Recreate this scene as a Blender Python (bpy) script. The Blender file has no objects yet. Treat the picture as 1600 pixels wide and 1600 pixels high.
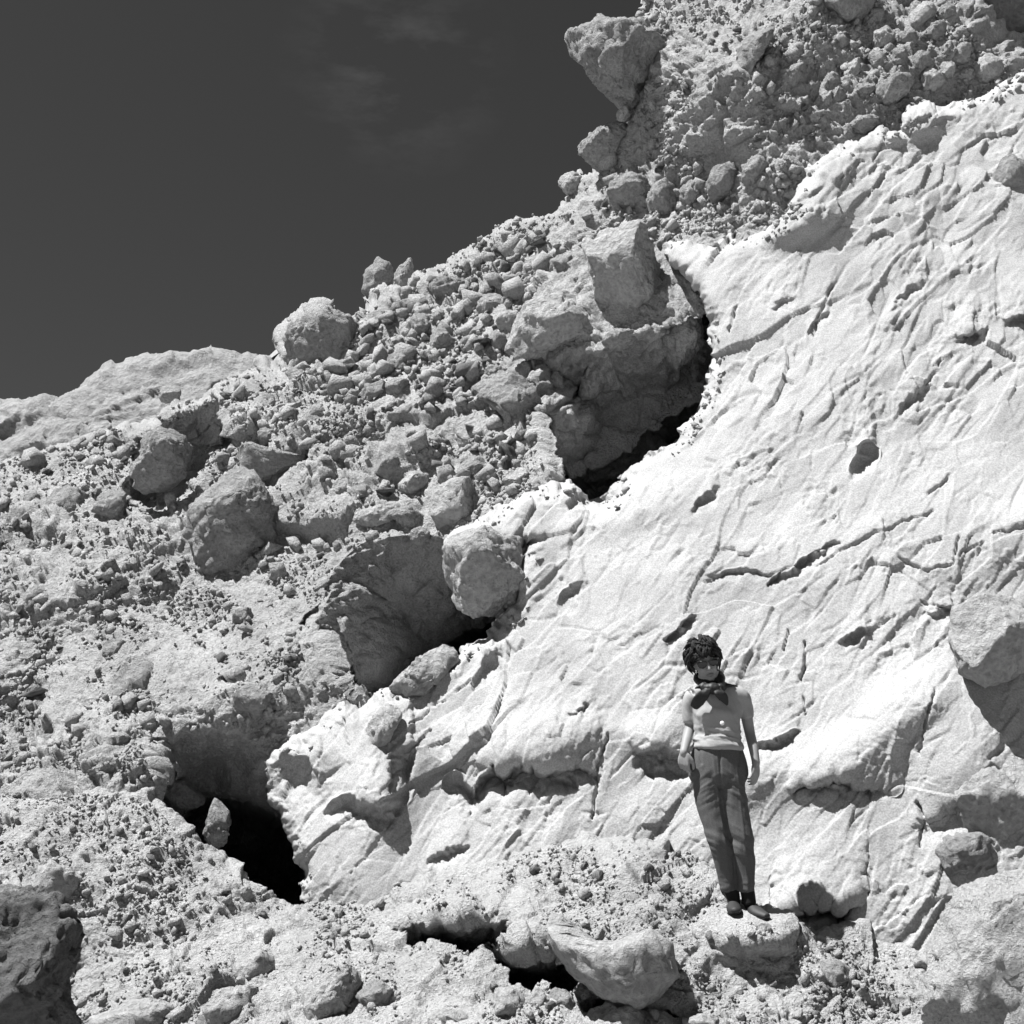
import bpy, bmesh, math, random
import numpy as np
from concurrent.futures import ThreadPoolExecutor
from mathutils import Vector, Matrix

random.seed(5)
RNG = np.random.default_rng(11)
F32 = np.float32
scene = bpy.context.scene
COL = scene.collection

# ------------------------------------------------------------------ camera
FOCAL = 2139.0                      # focal length in photograph pixels (1600 wide)
PITCH = math.radians(14.0)
cam_data = bpy.data.cameras.new('camera')
cam = bpy.data.objects.new('camera', cam_data)
COL.objects.link(cam)
cam_data.sensor_width = 36.0
cam_data.lens = 36.0 * FOCAL / 1600.0
cam_data.clip_start = 0.05
cam_data.clip_end = 3000
cam.location = (0, 0, 0)
cam.rotation_euler = (math.pi / 2 + PITCH, 0, 0)
scene.camera = cam

# ------------------------------------------------------------------ sky and sun
SUN_EL, SUN_AZ = math.radians(64), math.radians(251)      # azimuth clockwise from +Y (straight ahead)
world = bpy.data.worlds.new('World')
scene.world = world
world.use_nodes = True
wt = world.node_tree
wt.nodes.clear()
sky = wt.nodes.new('ShaderNodeTexSky')
sky.sky_type = 'NISHITA'
sky.sun_disc = False
sky.sun_elevation = SUN_EL
sky.sun_rotation = SUN_AZ
sep = wt.nodes.new('ShaderNodeSeparateColor')              # red channel only: black-and-white film behind a red filter
bg = wt.nodes.new('ShaderNodeBackground')
bg.inputs['Strength'].default_value = 0.05
wo = wt.nodes.new('ShaderNodeOutputWorld')
wt.links.new(sky.outputs[0], sep.inputs[0])
# faint high wisps of cirrus
tc = wt.nodes.new('ShaderNodeTexCoord')
mp = wt.nodes.new('ShaderNodeMapping'); mp.inputs['Scale'].default_value = (5, 5, 14)
n1 = wt.nodes.new('ShaderNodeTexNoise'); n1.inputs['Scale'].default_value = 2.2; n1.inputs['Detail'].default_value = 9; n1.inputs['Roughness'].default_value = .62
n2 = wt.nodes.new('ShaderNodeTexNoise'); n2.inputs['Scale'].default_value = 3.1; n2.inputs['Detail'].default_value = 2
r1 = wt.nodes.new('ShaderNodeMapRange'); r1.inputs[1].default_value = .47; r1.inputs[2].default_value = .8
r2 = wt.nodes.new('ShaderNodeMapRange'); r2.inputs[1].default_value = .085; r2.inputs[2].default_value = .01
m1 = wt.nodes.new('ShaderNodeMath'); m1.operation = 'MULTIPLY'
m2 = wt.nodes.new('ShaderNodeMath'); m2.operation = 'MULTIPLY_ADD'; m2.inputs[1].default_value = .4; m2.inputs[2].default_value = .28   # filter factor, plus the wisps
m3 = wt.nodes.new('ShaderNodeMath'); m3.operation = 'MULTIPLY'
L = wt.links.new
L(tc.outputs['Generated'], mp.inputs[0]); L(mp.outputs[0], n1.inputs[0]); L(tc.outputs['Generated'], n2.inputs[0])
dist_ = wt.nodes.new('ShaderNodeVectorMath'); dist_.operation = 'DISTANCE'; dist_.inputs[1].default_value = tuple(Vector(np.array([(620 - 800) / FOCAL, math.cos(PITCH) - 700 / FOCAL * math.sin(PITCH), math.sin(PITCH) + 700 / FOCAL * math.cos(PITCH)])).normalized())
L(tc.outputs['Generated'], dist_.inputs[0]); L(n1.outputs[0], r1.inputs[0]); L(dist_.outputs['Value'], r2.inputs[0])
L(r1.outputs[0], m1.inputs[0]); L(r2.outputs[0], m1.inputs[1]); L(m1.outputs[0], m2.inputs[0])
L(sep.outputs[0], m3.inputs[0]); L(m2.outputs[0], m3.inputs[1])
L(m3.outputs[0], bg.inputs['Color']); L(bg.outputs[0], wo.inputs[0])

sun_data = bpy.data.lights.new('sun', 'SUN')
sun_data.energy = 5.0
sun_data.angle = math.radians(0.53)
sun_data.color = (1, 1, 1)
sun = bpy.data.objects.new('sun', sun_data)
COL.objects.link(sun)
SUN = Vector((math.sin(SUN_AZ) * math.cos(SUN_EL), math.cos(SUN_AZ) * math.cos(SUN_EL), math.sin(SUN_EL)))
sun.rotation_euler = SUN.to_track_quat('Z', 'Y').to_euler()
sun.location = (-20, -5, 40)

vs = scene.view_settings
vs.view_transform = 'Standard'
vs.look = 'None'
vs.exposure = 1.36
vs.gamma = 1.0
vs.use_curve_mapping = False
scene.render.filter_size = 1.05
scene.cycles.max_bounces = 6
scene.cycles.diffuse_bounces = 2

# ------------------------------------------------------------------ helpers: bearings, noise, fields
CF = np.array([0, math.cos(PITCH), math.sin(PITCH)])
CU = np.array([0, -math.sin(PITCH), math.cos(PITCH)])
CR = np.array([1.0, 0, 0])

def site(px, py, d):
    """world position of something measured in the photograph at distance d along the line of sight"""
    px = np.asarray(px, dtype=float); py = np.asarray(py, dtype=float); d = np.asarray(d, dtype=float)
    a = (px - 800.0) / FOCAL; b = (800.0 - py) / FOCAL
    return d[..., None] * (CF + a[..., None] * CR + b[..., None] * CU)

_perm = np.random.default_rng(3).permutation(4096).astype(np.int32)
_perm = np.concatenate([_perm, _perm])
_g = np.random.default_rng(4).normal(size=(4096, 3)); _g /= np.linalg.norm(_g, axis=1)[:, None]
_g = _g.astype(F32)
POOL = ThreadPoolExecutor(4)

def _perlin(p):
    i = np.floor(p).astype(np.int32); f = (p - i).astype(F32)
    i &= 2047
    w = f * f * f * (f * (f * 6 - 15) + 10)
    out = 0
    for dx in (0, 1):
        a = _perm[(i[:, 0] + dx) & 2047]
        wx = w[:, 0] if dx else 1 - w[:, 0]
        for dy in (0, 1):
            b = _perm[a + ((i[:, 1] + dy) & 2047)]
            wy = wx * (w[:, 1] if dy else 1 - w[:, 1])
            for dz in (0, 1):
                g = _g[_perm[b + ((i[:, 2] + dz) & 2047)]]
                dot = g[:, 0] * (f[:, 0] - dx) + g[:, 1] * (f[:, 1] - dy) + g[:, 2] * (f[:, 2] - dz)
                out = out + dot * wy * (w[:, 2] if dz else 1 - w[:, 2])
    return out

def perlin(p, scale=1.0, off=0.0):
    """gradient noise, about -0.6..0.6"""
    shp = p.shape[:-1]
    q = (p.reshape(-1, 3) * scale + (off * 17.31 + 700)).astype(F32)
    n = len(q)
    if n < 20000:
        return _perlin(q).reshape(shp)
    ch = np.array_split(q, max(4, n // 60000))
    return np.concatenate(list(POOL.map(_perlin, ch))).reshape(shp)

def fbm(p, scale, octaves, gain=.5, off=0.0, ridged=False):
    s = 0; a = 1.0
    for k in range(octaves):
        n = perlin(p, scale * 2.03 ** k, off + k)
        if ridged: n = .5 - 2 * np.abs(n)
        s = s + a * n; a *= gain
    return s

def _facets(p, crisp=.22, edge=False):
    i0 = np.floor(p - .5).astype(np.int32)
    best = np.full(len(p), 9e9, F32); second = best.copy(); out = np.zeros(len(p), F32)
    for dx in (0, 1):
        for dy in (0, 1):
            for dz in (0, 1):
                c = i0 + np.array([dx, dy, dz], np.int32)
                k = _perm[_perm[_perm[c[:, 0] & 2047] + (c[:, 1] & 2047)] + (c[:, 2] & 2047)]
                r = p - (c + .5 + .42 * _g[k]).astype(F32)
                d = (r * r).sum(1)
                t = _g[(k + 977) & 4095]
                val = .9 * (r * t).sum(1) + .35 + .8 * t[:, 0] * t[:, 1]
                m = d < best
                second = np.where(m, best, np.minimum(second, d)); best = np.where(m, d, best); out = np.where(m, val, out)
    e = np.sqrt(second) - np.sqrt(best)
    return e if edge else (out - .35 if crisp <= 0 else out * np.clip(e / crisp, 0, 1))

def facets(p, scale, off=0.0, crisp=.22):
    """broken-rock pattern: cells, each a plane of its own tilt and height, about -0.8..0.8"""
    shp = p.shape[:-1]
    q = (p.reshape(-1, 3) * scale + (off * 11.7 + 700)).astype(F32)
    ch = np.array_split(q, max(4, len(q) // 60000))
    return np.concatenate(list(POOL.map(lambda c: _facets(c, crisp), ch))).reshape(shp)

def joints(p, scale, off=0.0):
    """distance to the nearest joint of a fractured rock, in cell units"""
    shp = p.shape[:-1]
    q = (p.reshape(-1, 3) * scale + (off * 11.7 + 700)).astype(F32)
    ch = np.array_split(q, max(4, len(q) // 60000))
    return np.concatenate(list(POOL.map(lambda c: _facets(c, .2, True), ch))).reshape(shp)

def warp(p, scale, amp, off=0.0):
    return p + amp * np.stack([perlin(p, scale, off + .1), perlin(p, scale, off + .2), perlin(p, scale, off + .3)], -1)

def smooth(a, b, x):
    t = np.clip((x - a) / (b - a), 0, 1)
    return t * t * (3 - 2 * t)

def seg_dist(u, v, line, closed=False):
    """distance to a polyline and the nearest point on it"""
    pts = np.array(line, dtype=F32)
    if closed: pts = np.vstack([pts, pts[:1]])
    best = np.full(u.shape, 1e9, F32); bu = np.zeros_like(best); bv = np.zeros_like(best)
    for (x0, y0), (x1, y1) in zip(pts[:-1], pts[1:]):
        dx, dy = x1 - x0, y1 - y0
        t = np.clip(((u - x0) * dx + (v - y0) * dy) / (dx * dx + dy * dy + 1e-9), 0, 1)
        qx = x0 + t * dx; qy = y0 + t * dy
        d = (u - qx) ** 2 + (v - qy) ** 2
        m = d < best
        best = np.where(m, d, best); bu = np.where(m, qx, bu); bv = np.where(m, qy, bv)
    return np.sqrt(best), bu, bv

def inside(u, v, poly):
    r = np.zeros(u.shape, bool)
    n = len(poly)
    for i in range(n):
        x0, y0 = poly[i]; x1, y1 = poly[(i + 1) % n]
        if y0 == y1: continue
        c = ((y0 > v) != (y1 > v)) & (u < (x1 - x0) * (v - y0) / (y1 - y0) + x0)
        r ^= c
    return r

def tps(ctrl):
    """smooth distance field through measured control points"""
    c = np.array(ctrl, float); xy = c[:, :2] / 400.0; n = len(c)
    def U(r2): return np.where(r2 > 1e-12, r2 * np.log(r2 + 1e-12), 0)
    r2 = ((xy[:, None] - xy[None]) ** 2).sum(-1)
    A = np.zeros((n + 3, n + 3)); A[:n, :n] = U(r2) + np.eye(n) * 1e-3
    A[:n, n] = 1; A[:n, n + 1:] = xy; A[n, :n] = 1; A[n + 1:, :n] = xy.T
    w = np.linalg.solve(A, np.concatenate([c[:, 2], np.zeros(3)]))
    def ev(u, v):
        out = w[n] + w[n + 1] * u / 400 + w[n + 2] * v / 400
        for k in range(n):
            out = out + w[k] * U((u / 400 - xy[k, 0]) ** 2 + (v / 400 - xy[k, 1]) ** 2)
        return out
    return ev

def upsample(ev, us, vs_):
    """evaluate a smooth field on a coarse lattice and read it bilinearly on the fine one"""
    cu = np.arange(us[0] - 12, us[-1] + 24, 12.0); cv = np.arange(vs_[0] - 12, vs_[-1] + 24, 12.0)
    Z = ev(*np.meshgrid(cu, cv))
    fu = (us - cu[0]) / 12; fv = (vs_ - cv[0]) / 12
    iu = fu.astype(int); iv = fv.astype(int); tu = (fu - iu)[None]; tv = (fv - iv)[:, None]
    a = Z[np.ix_(iv, iu)]; b = Z[np.ix_(iv, iu + 1)]; c = Z[np.ix_(iv + 1, iu)]; d = Z[np.ix_(iv + 1, iu + 1)]
    return (a * (1 - tu) + b * tu) * (1 - tv) + (c * (1 - tu) + d * tu) * tv

def mesh_from(name, verts, faces, mat, flat=False, parent=None):
    me = bpy.data.meshes.new(name)
    verts = np.ascontiguousarray(verts, dtype=F32); faces = np.ascontiguousarray(faces, dtype=np.int32)
    k = faces.shape[1]
    me.vertices.add(len(verts)); me.vertices.foreach_set('co', verts.ravel())
    me.loops.add(faces.size); me.loops.foreach_set('vertex_index', faces.ravel())
    me.polygons.add(len(faces)); me.polygons.foreach_set('loop_start', np.arange(0, faces.size, k, dtype=np.int32))
    me.update(calc_edges=True)
    if not flat: me.polygons.foreach_set('use_smooth', np.ones(len(faces), bool))
    me.materials.append(mat)
    o = bpy.data.objects.new(name, me); COL.objects.link(o)
    if parent: o.parent = parent
    return o

def tag(o, label=None, cat=None, group=None, kind=None):
    if label: o['label'] = label
    if cat: o['category'] = cat
    if group: o['group'] = group
    if kind: o['kind'] = kind
    return o

# ------------------------------------------------------------------ materials
def rock_mat(name, base, var=.25, grit=.35, grit_scale=60, streak=None, rough=.95):
    m = bpy.data.materials.new(name); m.use_nodes = True
    nt = m.node_tree; N = nt.nodes.new; L = nt.links.new
    b = nt.nodes['Principled BSDF']; b.inputs['Roughness'].default_value = rough
    b.inputs['Specular IOR Level'].default_value = .15
    t = N('ShaderNodeTexCoord')
    a = N('ShaderNodeTexNoise'); a.inputs['Scale'].default_value = 1.7; a.inputs['Detail'].default_value = 7; a.inputs['Roughness'].default_value = .65
    c = N('ShaderNodeTexNoise'); c.inputs['Scale'].default_value = grit_scale; c.inputs['Detail'].default_value = 4
    ramp = N('ShaderNodeMapRange'); ramp.inputs[1].default_value = .3; ramp.inputs[2].default_value = .7
    ramp.inputs[3].default_value = base * (1 - var); ramp.inputs[4].default_value = base * (1 + var * .6)
    speck = N('ShaderNodeMapRange'); speck.inputs[1].default_value = .35; speck.inputs[2].default_value = .65
    speck.inputs[3].default_value = .8; speck.inputs[4].default_value = 1.12
    mul = N('ShaderNodeMath'); mul.operation = 'MULTIPLY'
    src = t.outputs['Object']
    if streak:
        mp = N('ShaderNodeMapping'); mp.inputs['Rotation'].default_value = streak[0]; mp.inputs['Scale'].default_value = streak[1]
        L(src, mp.inputs[0]); L(mp.outputs[0], a.inputs[0])
    else:
        L(src, a.inputs[0])
    L(src, c.inputs[0]); L(a.outputs[0], ramp.inputs[0]); L(c.outputs[0], speck.inputs[0])
    L(ramp.outputs[0], mul.inputs[0]); L(speck.outputs[0], mul.inputs[1]); L(mul.outputs[0], b.inputs['Base Color'])
    bump = N('ShaderNodeBump'); bump.inputs['Strength'].default_value = grit; bump.inputs['Distance'].default_value = .02
    e = N('ShaderNodeTexNoise'); e.inputs['Scale'].default_value = grit_scale * .25; e.inputs['Detail'].default_value = 10; e.inputs['Roughness'].default_value = .72
    L(src, e.inputs[0])
    bump2 = N('ShaderNodeBump'); bump2.inputs['Strength'].default_value = min(1, grit * 1.5); bump2.inputs['Distance'].default_value = 2.2 / grit_scale
    L(e.outputs[0], bump2.inputs['Height'])
    L(c.outputs[0], bump.inputs['Height']); L(bump2.outputs[0], bump.inputs['Normal']); L(bump.outputs[0], b.inputs['Normal'])
    return m

M_CLIFF = rock_mat('pale_bedrock', .30, .2, .14, 85)
M_DEBRIS = rock_mat('conglomerate', .34, .25, .6, 50)
M_GROUND = rock_mat('gravel_ground', .37, .2, .6, 60)
M_HILL = rock_mat('far_hillside', .28, .2, .6, 9)
M_BOULDER = rock_mat('boulder_stone', .31, .3, .8, 26, ((.5, .3, .4), (1.2, 1.2, 5)))
M_PALE = rock_mat('pale_stone', .36, .2, .6, 26, ((.4, .2, .6), (1.2, 1.2, 4)))
M_SHADY = rock_mat('shade_darkened_rock', .16, .35, .9, 30)  # base colour darkened to carry the shade on the two corner rocks
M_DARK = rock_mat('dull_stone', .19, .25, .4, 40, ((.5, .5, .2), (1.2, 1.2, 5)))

# ------------------------------------------------------------------ terrain sheets
SHEETS = {}

def stamp_stones(H, us, vs_, D, n, rmin, rmax, power, height, mask, seed):
    """press faceted stones of many sizes into a relief map (metres)"""
    rng = np.random.default_rng(seed)
    step = us[1] - us[0]
    h, w = H.shape
    ii, jj = np.nonzero(mask)
    pick = rng.integers(0, len(ii), n)
    t = rng.random(n)
    rad = (rmin ** (1 - power) + t * (rmax ** (1 - power) - rmin ** (1 - power))) ** (1 / (1 - power))
    order = np.argsort(rad)
    for k in order:
        i, j = ii[pick[k]], jj[pick[k]]
        r = rad[k]; rp = r / step
        R = int(rp * 1.5) + 2
        i0, i1, j0, j1 = max(0, i - R), min(h, i + R + 1), max(0, j - R), min(w, j + R + 1)
        y, x = np.mgrid[i0 - i:i1 - i, j0 - j:j1 - j].astype(F32)
        a0 = rng.random() * 6.28; asp = rng.uniform(.55, 1.0)
        ca, sa = math.cos(a0), math.sin(a0)
        x, y = (x * ca + y * sa) / rp, (-x * sa + y * ca) / (rp * asp)
        ns = rng.integers(4, 7)
        ang = (np.arange(ns) + rng.random(ns) * .8) * 6.283 / ns
        ht = None
        for q in range(ns):
            s = rng.uniform(.7, 2.4)
            pl = (rng.uniform(.7, 1.05) - x * math.cos(ang[q]) - y * math.sin(ang[q])) * s
            ht = pl if ht is None else np.minimum(ht, pl)
        top = rng.uniform(.35, .75) + x * rng.uniform(-.45, .45) + y * rng.uniform(-.45, .45)
        ht = np.minimum(ht, top)
        m = ht * (r * D[i, j] / FOCAL) * height
        win = H[i0:i1, j0:j1]
        base = H[i, j] * .6
        np.maximum(win, np.where(ht > 0, base + m, -9), out=win)

def box_blur(A, r):
    for ax in (0, 1):
        c = np.cumsum(np.pad(A, [(r + 1, r) if k == ax else (0, 0) for k in (0, 1)], mode='edge'), axis=ax)
        A = (np.take(c, range(2 * r + 1, c.shape[ax]), ax) - np.take(c, range(0, c.shape[ax] - 2 * r - 1), ax)) / (2 * r + 1)
    return A

def sheet(name, poly, ctrl, mat, step, relief, depth_extra=None, edge=(20, .25), band=36, back=.05, ragged=8, rag_scale=.03, flat=True, hidden=None):
    """A rock surface measured over an outline. Its rim rounds over and folds back behind itself, so it has thickness."""
    pu = [p[0] for p in poly]; pv = [p[1] for p in poly]
    us = np.arange(min(pu) - band - 6, max(pu) + band + 6, step); vs_ = np.arange(min(pv) - band - 6, max(pv) + band + 6, step)
    U, V = np.meshgrid(us.astype(F32), vs_.astype(F32))
    q = np.stack([U, V, np.zeros_like(U)], -1)
    wu = ragged * (1.3 * perlin(q, rag_scale, 1) + .8 * perlin(q, rag_scale * 2.7, 2) + .22 * perlin(q, rag_scale * 6, 3))
    wv = ragged * (1.3 * perlin(q, rag_scale, 4) + .8 * perlin(q, rag_scale * 2.7, 5) + .22 * perlin(q, rag_scale * 6, 6))
    Uw, Vw = U + wu, V + wv
    ins = inside(Uw, Vw, poly)
    dist, bu, bv = seg_dist(Uw, Vw, poly, True)
    e = np.where(ins, 0, dist)
    U2 = np.where(ins, U, bu - wu + (bu - Uw) * .35); V2 = np.where(ins, V, bv - wv + (bv - Vw) * .35)
    D = upsample(tps(ctrl), us, vs_)
    D0 = D.copy()
    if depth_extra is not None: D = D + depth_extra(U, V, Uw, Vw)
    w_, r_ = edge
    t = np.clip(1 - np.where(ins, dist, 0) / w_, 0, 1)
    D = D + r_ * (1 - np.sqrt(np.clip(1 - t * t, 0, 1))) + e * back
    P = site(U2, V2, D).astype(F32)
    Pb = np.stack([box_blur(P[..., k], 3) for k in range(3)], -1)
    nrm = np.cross(np.gradient(Pb, axis=0), np.gradient(Pb, axis=1))
    nrm /= np.linalg.norm(nrm, axis=2)[..., None] + 1e-9
    P0 = site(U, V, D0).astype(F32)
    H = relief(P0, U, V, D, ins, us, vs_)
    P = P + nrm * H[..., None]
    keep = e < band
    if hidden is not None: keep &= ~hidden(U, V)
    idx = -np.ones(U.shape, np.int64); idx[keep] = np.arange(keep.sum())
    f = keep[:-1, :-1] & keep[1:, :-1] & keep[:-1, 1:] & keep[1:, 1:]
    a, b, c, d = idx[:-1, :-1][f], idx[1:, :-1][f], idx[1:, 1:][f], idx[:-1, 1:][f]
    o = mesh_from(name, P[keep], np.stack([a, b, c, d], 1), mat, flat)
    SHEETS[name] = dict(keep=keep, us=us, vs=vs_, P=P, N=nrm, ok=ins & keep, D=D)
    return o

def on(name, px, py):
    """point, normal and distance of a built surface at a measured position"""
    s = SHEETS[name]
    j = int(np.clip(round((px - s['us'][0]) / (s['us'][1] - s['us'][0])), 0, len(s['us']) - 1))
    i = int(np.clip(round((py - s['vs'][0]) / (s['vs'][1] - s['vs'][0])), 0, len(s['vs']) - 1))
    p = s['P'][i, j].astype(float)
    return p, s['N'][i, j].astype(float), float(p @ CF)

def ramp_recess(poly, lip, rate, top, power=1.0):
    def f(U, V, Uw, Vw):
        m = inside(Uw, Vw, poly)
        d, _, _ = seg_dist(Uw, Vw, lip)
        return np.where(m, np.minimum(top, rate * d ** power), 0)
    return f

def bump(u, v, ru, rv, ang, amp, sharp=1.0):
    a = math.radians(ang)
    def f(U, V):
        x = ((U - u) * math.cos(a) - (V - v) * math.sin(a)) / ru; y = ((U - u) * math.sin(a) + (V - v) * math.cos(a)) / rv
        return amp * np.exp(-(x * x + y * y) ** sharp)
    return f

# ---- far hill
HILL = [(-130, 646), (-120, 640), (0, 630), (55, 626), (100, 616), (140, 594), (175, 574), (215, 564), (245, 553), (290, 550), (330, 541), (362, 550), (395, 562), (425, 572), (480, 594), (560, 646), (560, 860), (-130, 860)]
HILL_C = [(-260, 640, 42), (0, 624, 42), (175, 568, 40), (330, 527, 42), (480, 580, 44), (560, 640, 42), (-260, 860, 27), (0, 780, 30), (200, 720, 31), (420, 680, 33), (560, 860, 25), (200, 860, 25), (100, 680, 34), (300, 620, 34)]
HILL_C = [(u, v, 27 + (d - 27) * .22) for u, v, d in HILL_C]
def hill_relief(P, U, V, D, ins, us, vs_):
    W = warp(P, .5, .5, 30)
    s_ = W * np.array([.3, .3, 1.0], F32)
    return .5 * fbm(P, .15, 2, .5, 31) + .16 * facets(W, .35, 32, .1) + .14 * facets(W * np.array([.6, .6, 1.2], F32), .9, 33, .15) + .06 * facets(s_, 2.4, 34, .1) + .10 * facets(warp(P, 2, .15, 37), 1.4, 38, .05) + .03 * fbm(P, 2.5, 3, .6, 35)
hill = sheet('hill', HILL, HILL_C, M_HILL, 2.6, hill_relief, edge=(14, .6), back=.25, ragged=3)
tag(hill, 'pale rounded bare hill on the skyline behind the left rubble slope', kind='structure')

# ---- debris slope (conglomerate above and left of the bedrock)
DEB = [(-130, 790), (-120, 760), (0, 735), (60, 720), (130, 690), (205, 662), (250, 640), (330, 618), (375, 600), (415, 572), (440, 565), (452, 529), (500, 501), (552, 509), (575, 471), (600, 459), (650, 437), (700, 411), (762, 384), (802, 361), (860, 329), (884, 301), (902, 268), (940, 258), (968, 205), (986, 165), (1000, 130), (1002, 90), (1006, 40), (1012, 0), (1016, -120), (1020, -120), (1730, -120), (1730, 260), (1600, 190), (1420, 290), (1270, 420), (1200, 620), (1060, 840), (900, 1000), (780, 1090), (640, 1180), (520, 1360), (500, 1460), (-130, 1460)]
DEB_C = [(-260, 780, 17), (0, 735, 17), (200, 665, 17.2), (440, 556, 17.8), (500, 492, 18), (640, 425, 18.2), (800, 352, 18), (890, 290, 17.2), (985, 165, 16.4), (1005, 40, 16.8), (1012, -120, 17.5), (1200, -200, 17.5), (1200, 0, 15.6), (1200, 180, 14.2), (1245, 330, 13.0), (1400, 190, 13.7), (1600, 90, 13.9), (1600, -100, 15.4), (1860, 0, 15), (1860, 200, 13.6), (1420, 40, 14.6),
         (900, 420, 15.2), (750, 480, 16.4), (600, 560, 16.0), (400, 650, 15.4), (200, 800, 14.0), (0, 900, 13.0), (-260, 950, 12.8), (1060, 400, 14.0), (1000, 300, 15.4),
         (900, 540, 13.6), (750, 650, 13.6), (600, 750, 13.0), (450, 850, 12.4), (300, 950, 11.9), (100, 1020, 11.5), (-260, 1120, 11.0),
         (1080, 520, 12.6), (960, 760, 11.7), (850, 780, 11.6), (700, 810, 11.7), (520, 900, 11.4), (350, 1080, 10.8), (200, 1150, 10.5), (0, 1200, 10.3), (430, 1130, 10.4), (560, 1080, 10.5), (760, 990, 11.2),
         (250, 1230, 10.0), (100, 1300, 9.6), (-260, 1380, 9.2), (400, 1330, 9.9), (0, 1440, 9.2), (500, 1440, 9.9), (1200, 620, 12.4), (1060, 840, 12), (640, 1180, 10.6)]
DEB_C = [(u, v, d if d < 12 else 12 + (d - 12) * .55) for u, v, d in DEB_C]
CAVES = [
    # lower left cave under the overhanging block
    ramp_recess([(236, 1170), (262, 1150), (300, 1148), (345, 1140), (395, 1160), (418, 1190), (445, 1290), (560, 1440), (330, 1440), (300, 1300), (244, 1232)],
                [(236, 1190), (262, 1150), (300, 1146), (345, 1138), (395, 1158), (420, 1195)], .0105, 2.2, 1.0),
    # the black hollow behind it
    ramp_recess([(315, 1262), (400, 1276), (440, 1300), (560, 1440), (330, 1440)], [(300, 1256), (400, 1272), (445, 1296)], .05, 1.6, 1.0),
    # middle cave
    ramp_recess([(470, 975), (508, 925), (520, 890), (560, 850), (620, 838), (690, 838), (704, 880), (790, 960), (800, 1060), (640, 1120), (560, 1090), (530, 1060), (520, 1000)],
                [(480, 1000), (505, 930), (520, 888), (560, 848), (620, 834), (690, 834)], .0105, 2.2, 1.0),
    ramp_recess([(560, 1100), (640, 1030), (720, 975), (800, 965), (800, 1060), (640, 1130)], [(555, 1090), (640, 1022), (720, 967), (800, 955)], .035, 1.6, 1.0),
    # big upper cave
    ramp_recess([(820, 555), (880, 548), (940, 545), (975, 520), (1036, 512), (1130, 480), (1130, 700), (960, 860), (880, 790), (868, 740), (850, 690), (846, 620)],
                [(846, 640), (830, 556), (880, 548), (940, 545), (975, 520), (1040, 515)], .016, 1.5, 1.0),
    ramp_recess([(868, 745), (1000, 690), (1130, 590), (1130, 700), (960, 860), (880, 790)], [(868, 735), (1000, 680), (1130, 560)], .02, 1.2, 1.0),
    # hollow round the leaning boulder on the left
    ramp_recess([(212, 690), (240, 655), (300, 618), (338, 622), (366, 680), (360, 700), (320, 720), (282, 776), (240, 790), (210, 770)],
                [(212, 690), (240, 652), (300, 612), (340, 618)], .016, 1.3, 1.0),
    # dark corner at the very top right
    ramp_recess([(1480, -60), (1500, 0), (1545, 60), (1570, 92), (1650, 100), (1750, 40), (1750, -60)], [(1480, -60), (1500, 0), (1545, 60), (1570, 92)], .012, 1.4, 1.0),
]
DEB_BUMPS = [bump(1120, 120, 120, 110, 0, .5), bump(1440, 90, 120, 60, 30, .25), bump(960, 330, 90, 50, 30, .25), bump(560, 650, 90, 50, 35, .3),
             bump(640, 700, 60, 40, 35, .2), bump(330, 1090, 90, 60, 0, .3), bump(700, 560, 120, 60, 30, .25), bump(120, 930, 120, 40, 35, .2),
             bump(180, 1130, 30, 100, -20, .2), bump(60, 1080, 50, 90, -20, -.25), bump(200, 1090, 26, 60, -25, -.18), bump(450, 740, 90, 18, 35, -.22),
             bump(620, 690, 60, 16, 35, -.15), bump(300, 640, 60, 22, 30, .35), bump(430, 620, 60, 30, 25, .2)]
def deb_extra(U, V, Uw, Vw):
    x = 0
    for c in CAVES: x = x + c(U, V, Uw, Vw)
    for b in DEB_BUMPS: x = x - b(U, V)
    return x
def deb_relief(P, U, V, D, ins, us, vs_):
    dens = smooth(-.15, .25, fbm(P, .55, 3, .5, 40))
    h = .26 * fbm(P, .5, 3, .5, 41) + .10 * fbm(P, 1.6, 3, .55, 42)
    cave = np.zeros(h.shape, F32)
    for c in CAVES: cave = np.maximum(cave, (c(U, V, U, V) > .02))
    cave = np.minimum(1, 1.6 * box_blur(cave, 14))
    wallish = smooth(960, 1040, U) * smooth(380, 300, V)
    W = warp(P, 3, .1, 47)
    big = smooth(-.1, .2, fbm(P, .4, 2, .5, 36))
    rock = .20 * big * (facets(W, 1.1, 48, .05) - .2) + .10 * facets(W, 2.7, 49, .04) * (.2 + .8 * dens) + .055 * facets(W, 6.5, 50, 0) * (.25 + .75 * dens)
    h = h + rock * (1 - .35 * cave) * (1 - .25 * wallish)
    S = np.zeros_like(h)
    ok = ins & (RNG.random(h.shape) < .25 + .75 * dens)
    stamp_stones(S, us, vs_, D, 1600, 2.6, 14, 2.6, 1.0, ok & (wallish >= .5), 2)
    h = h + S * (1 - .85 * cave)
    return h + (1 - .3 * cave) * (.022 * facets(P, 12, 44, .04) + .022 * fbm(P, 12, 3, .6, 46))
debris = sheet('debris_slope', DEB, DEB_C, M_DEBRIS, 2.1, deb_relief, deb_extra, edge=(16, .35), back=.09, ragged=7,
               hidden=lambda U, V: (V > 1330 + 0 * U) & (U < 300))
tag(debris, 'rough grey conglomerate slope of rubble above the pale cliff', kind='structure')

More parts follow.
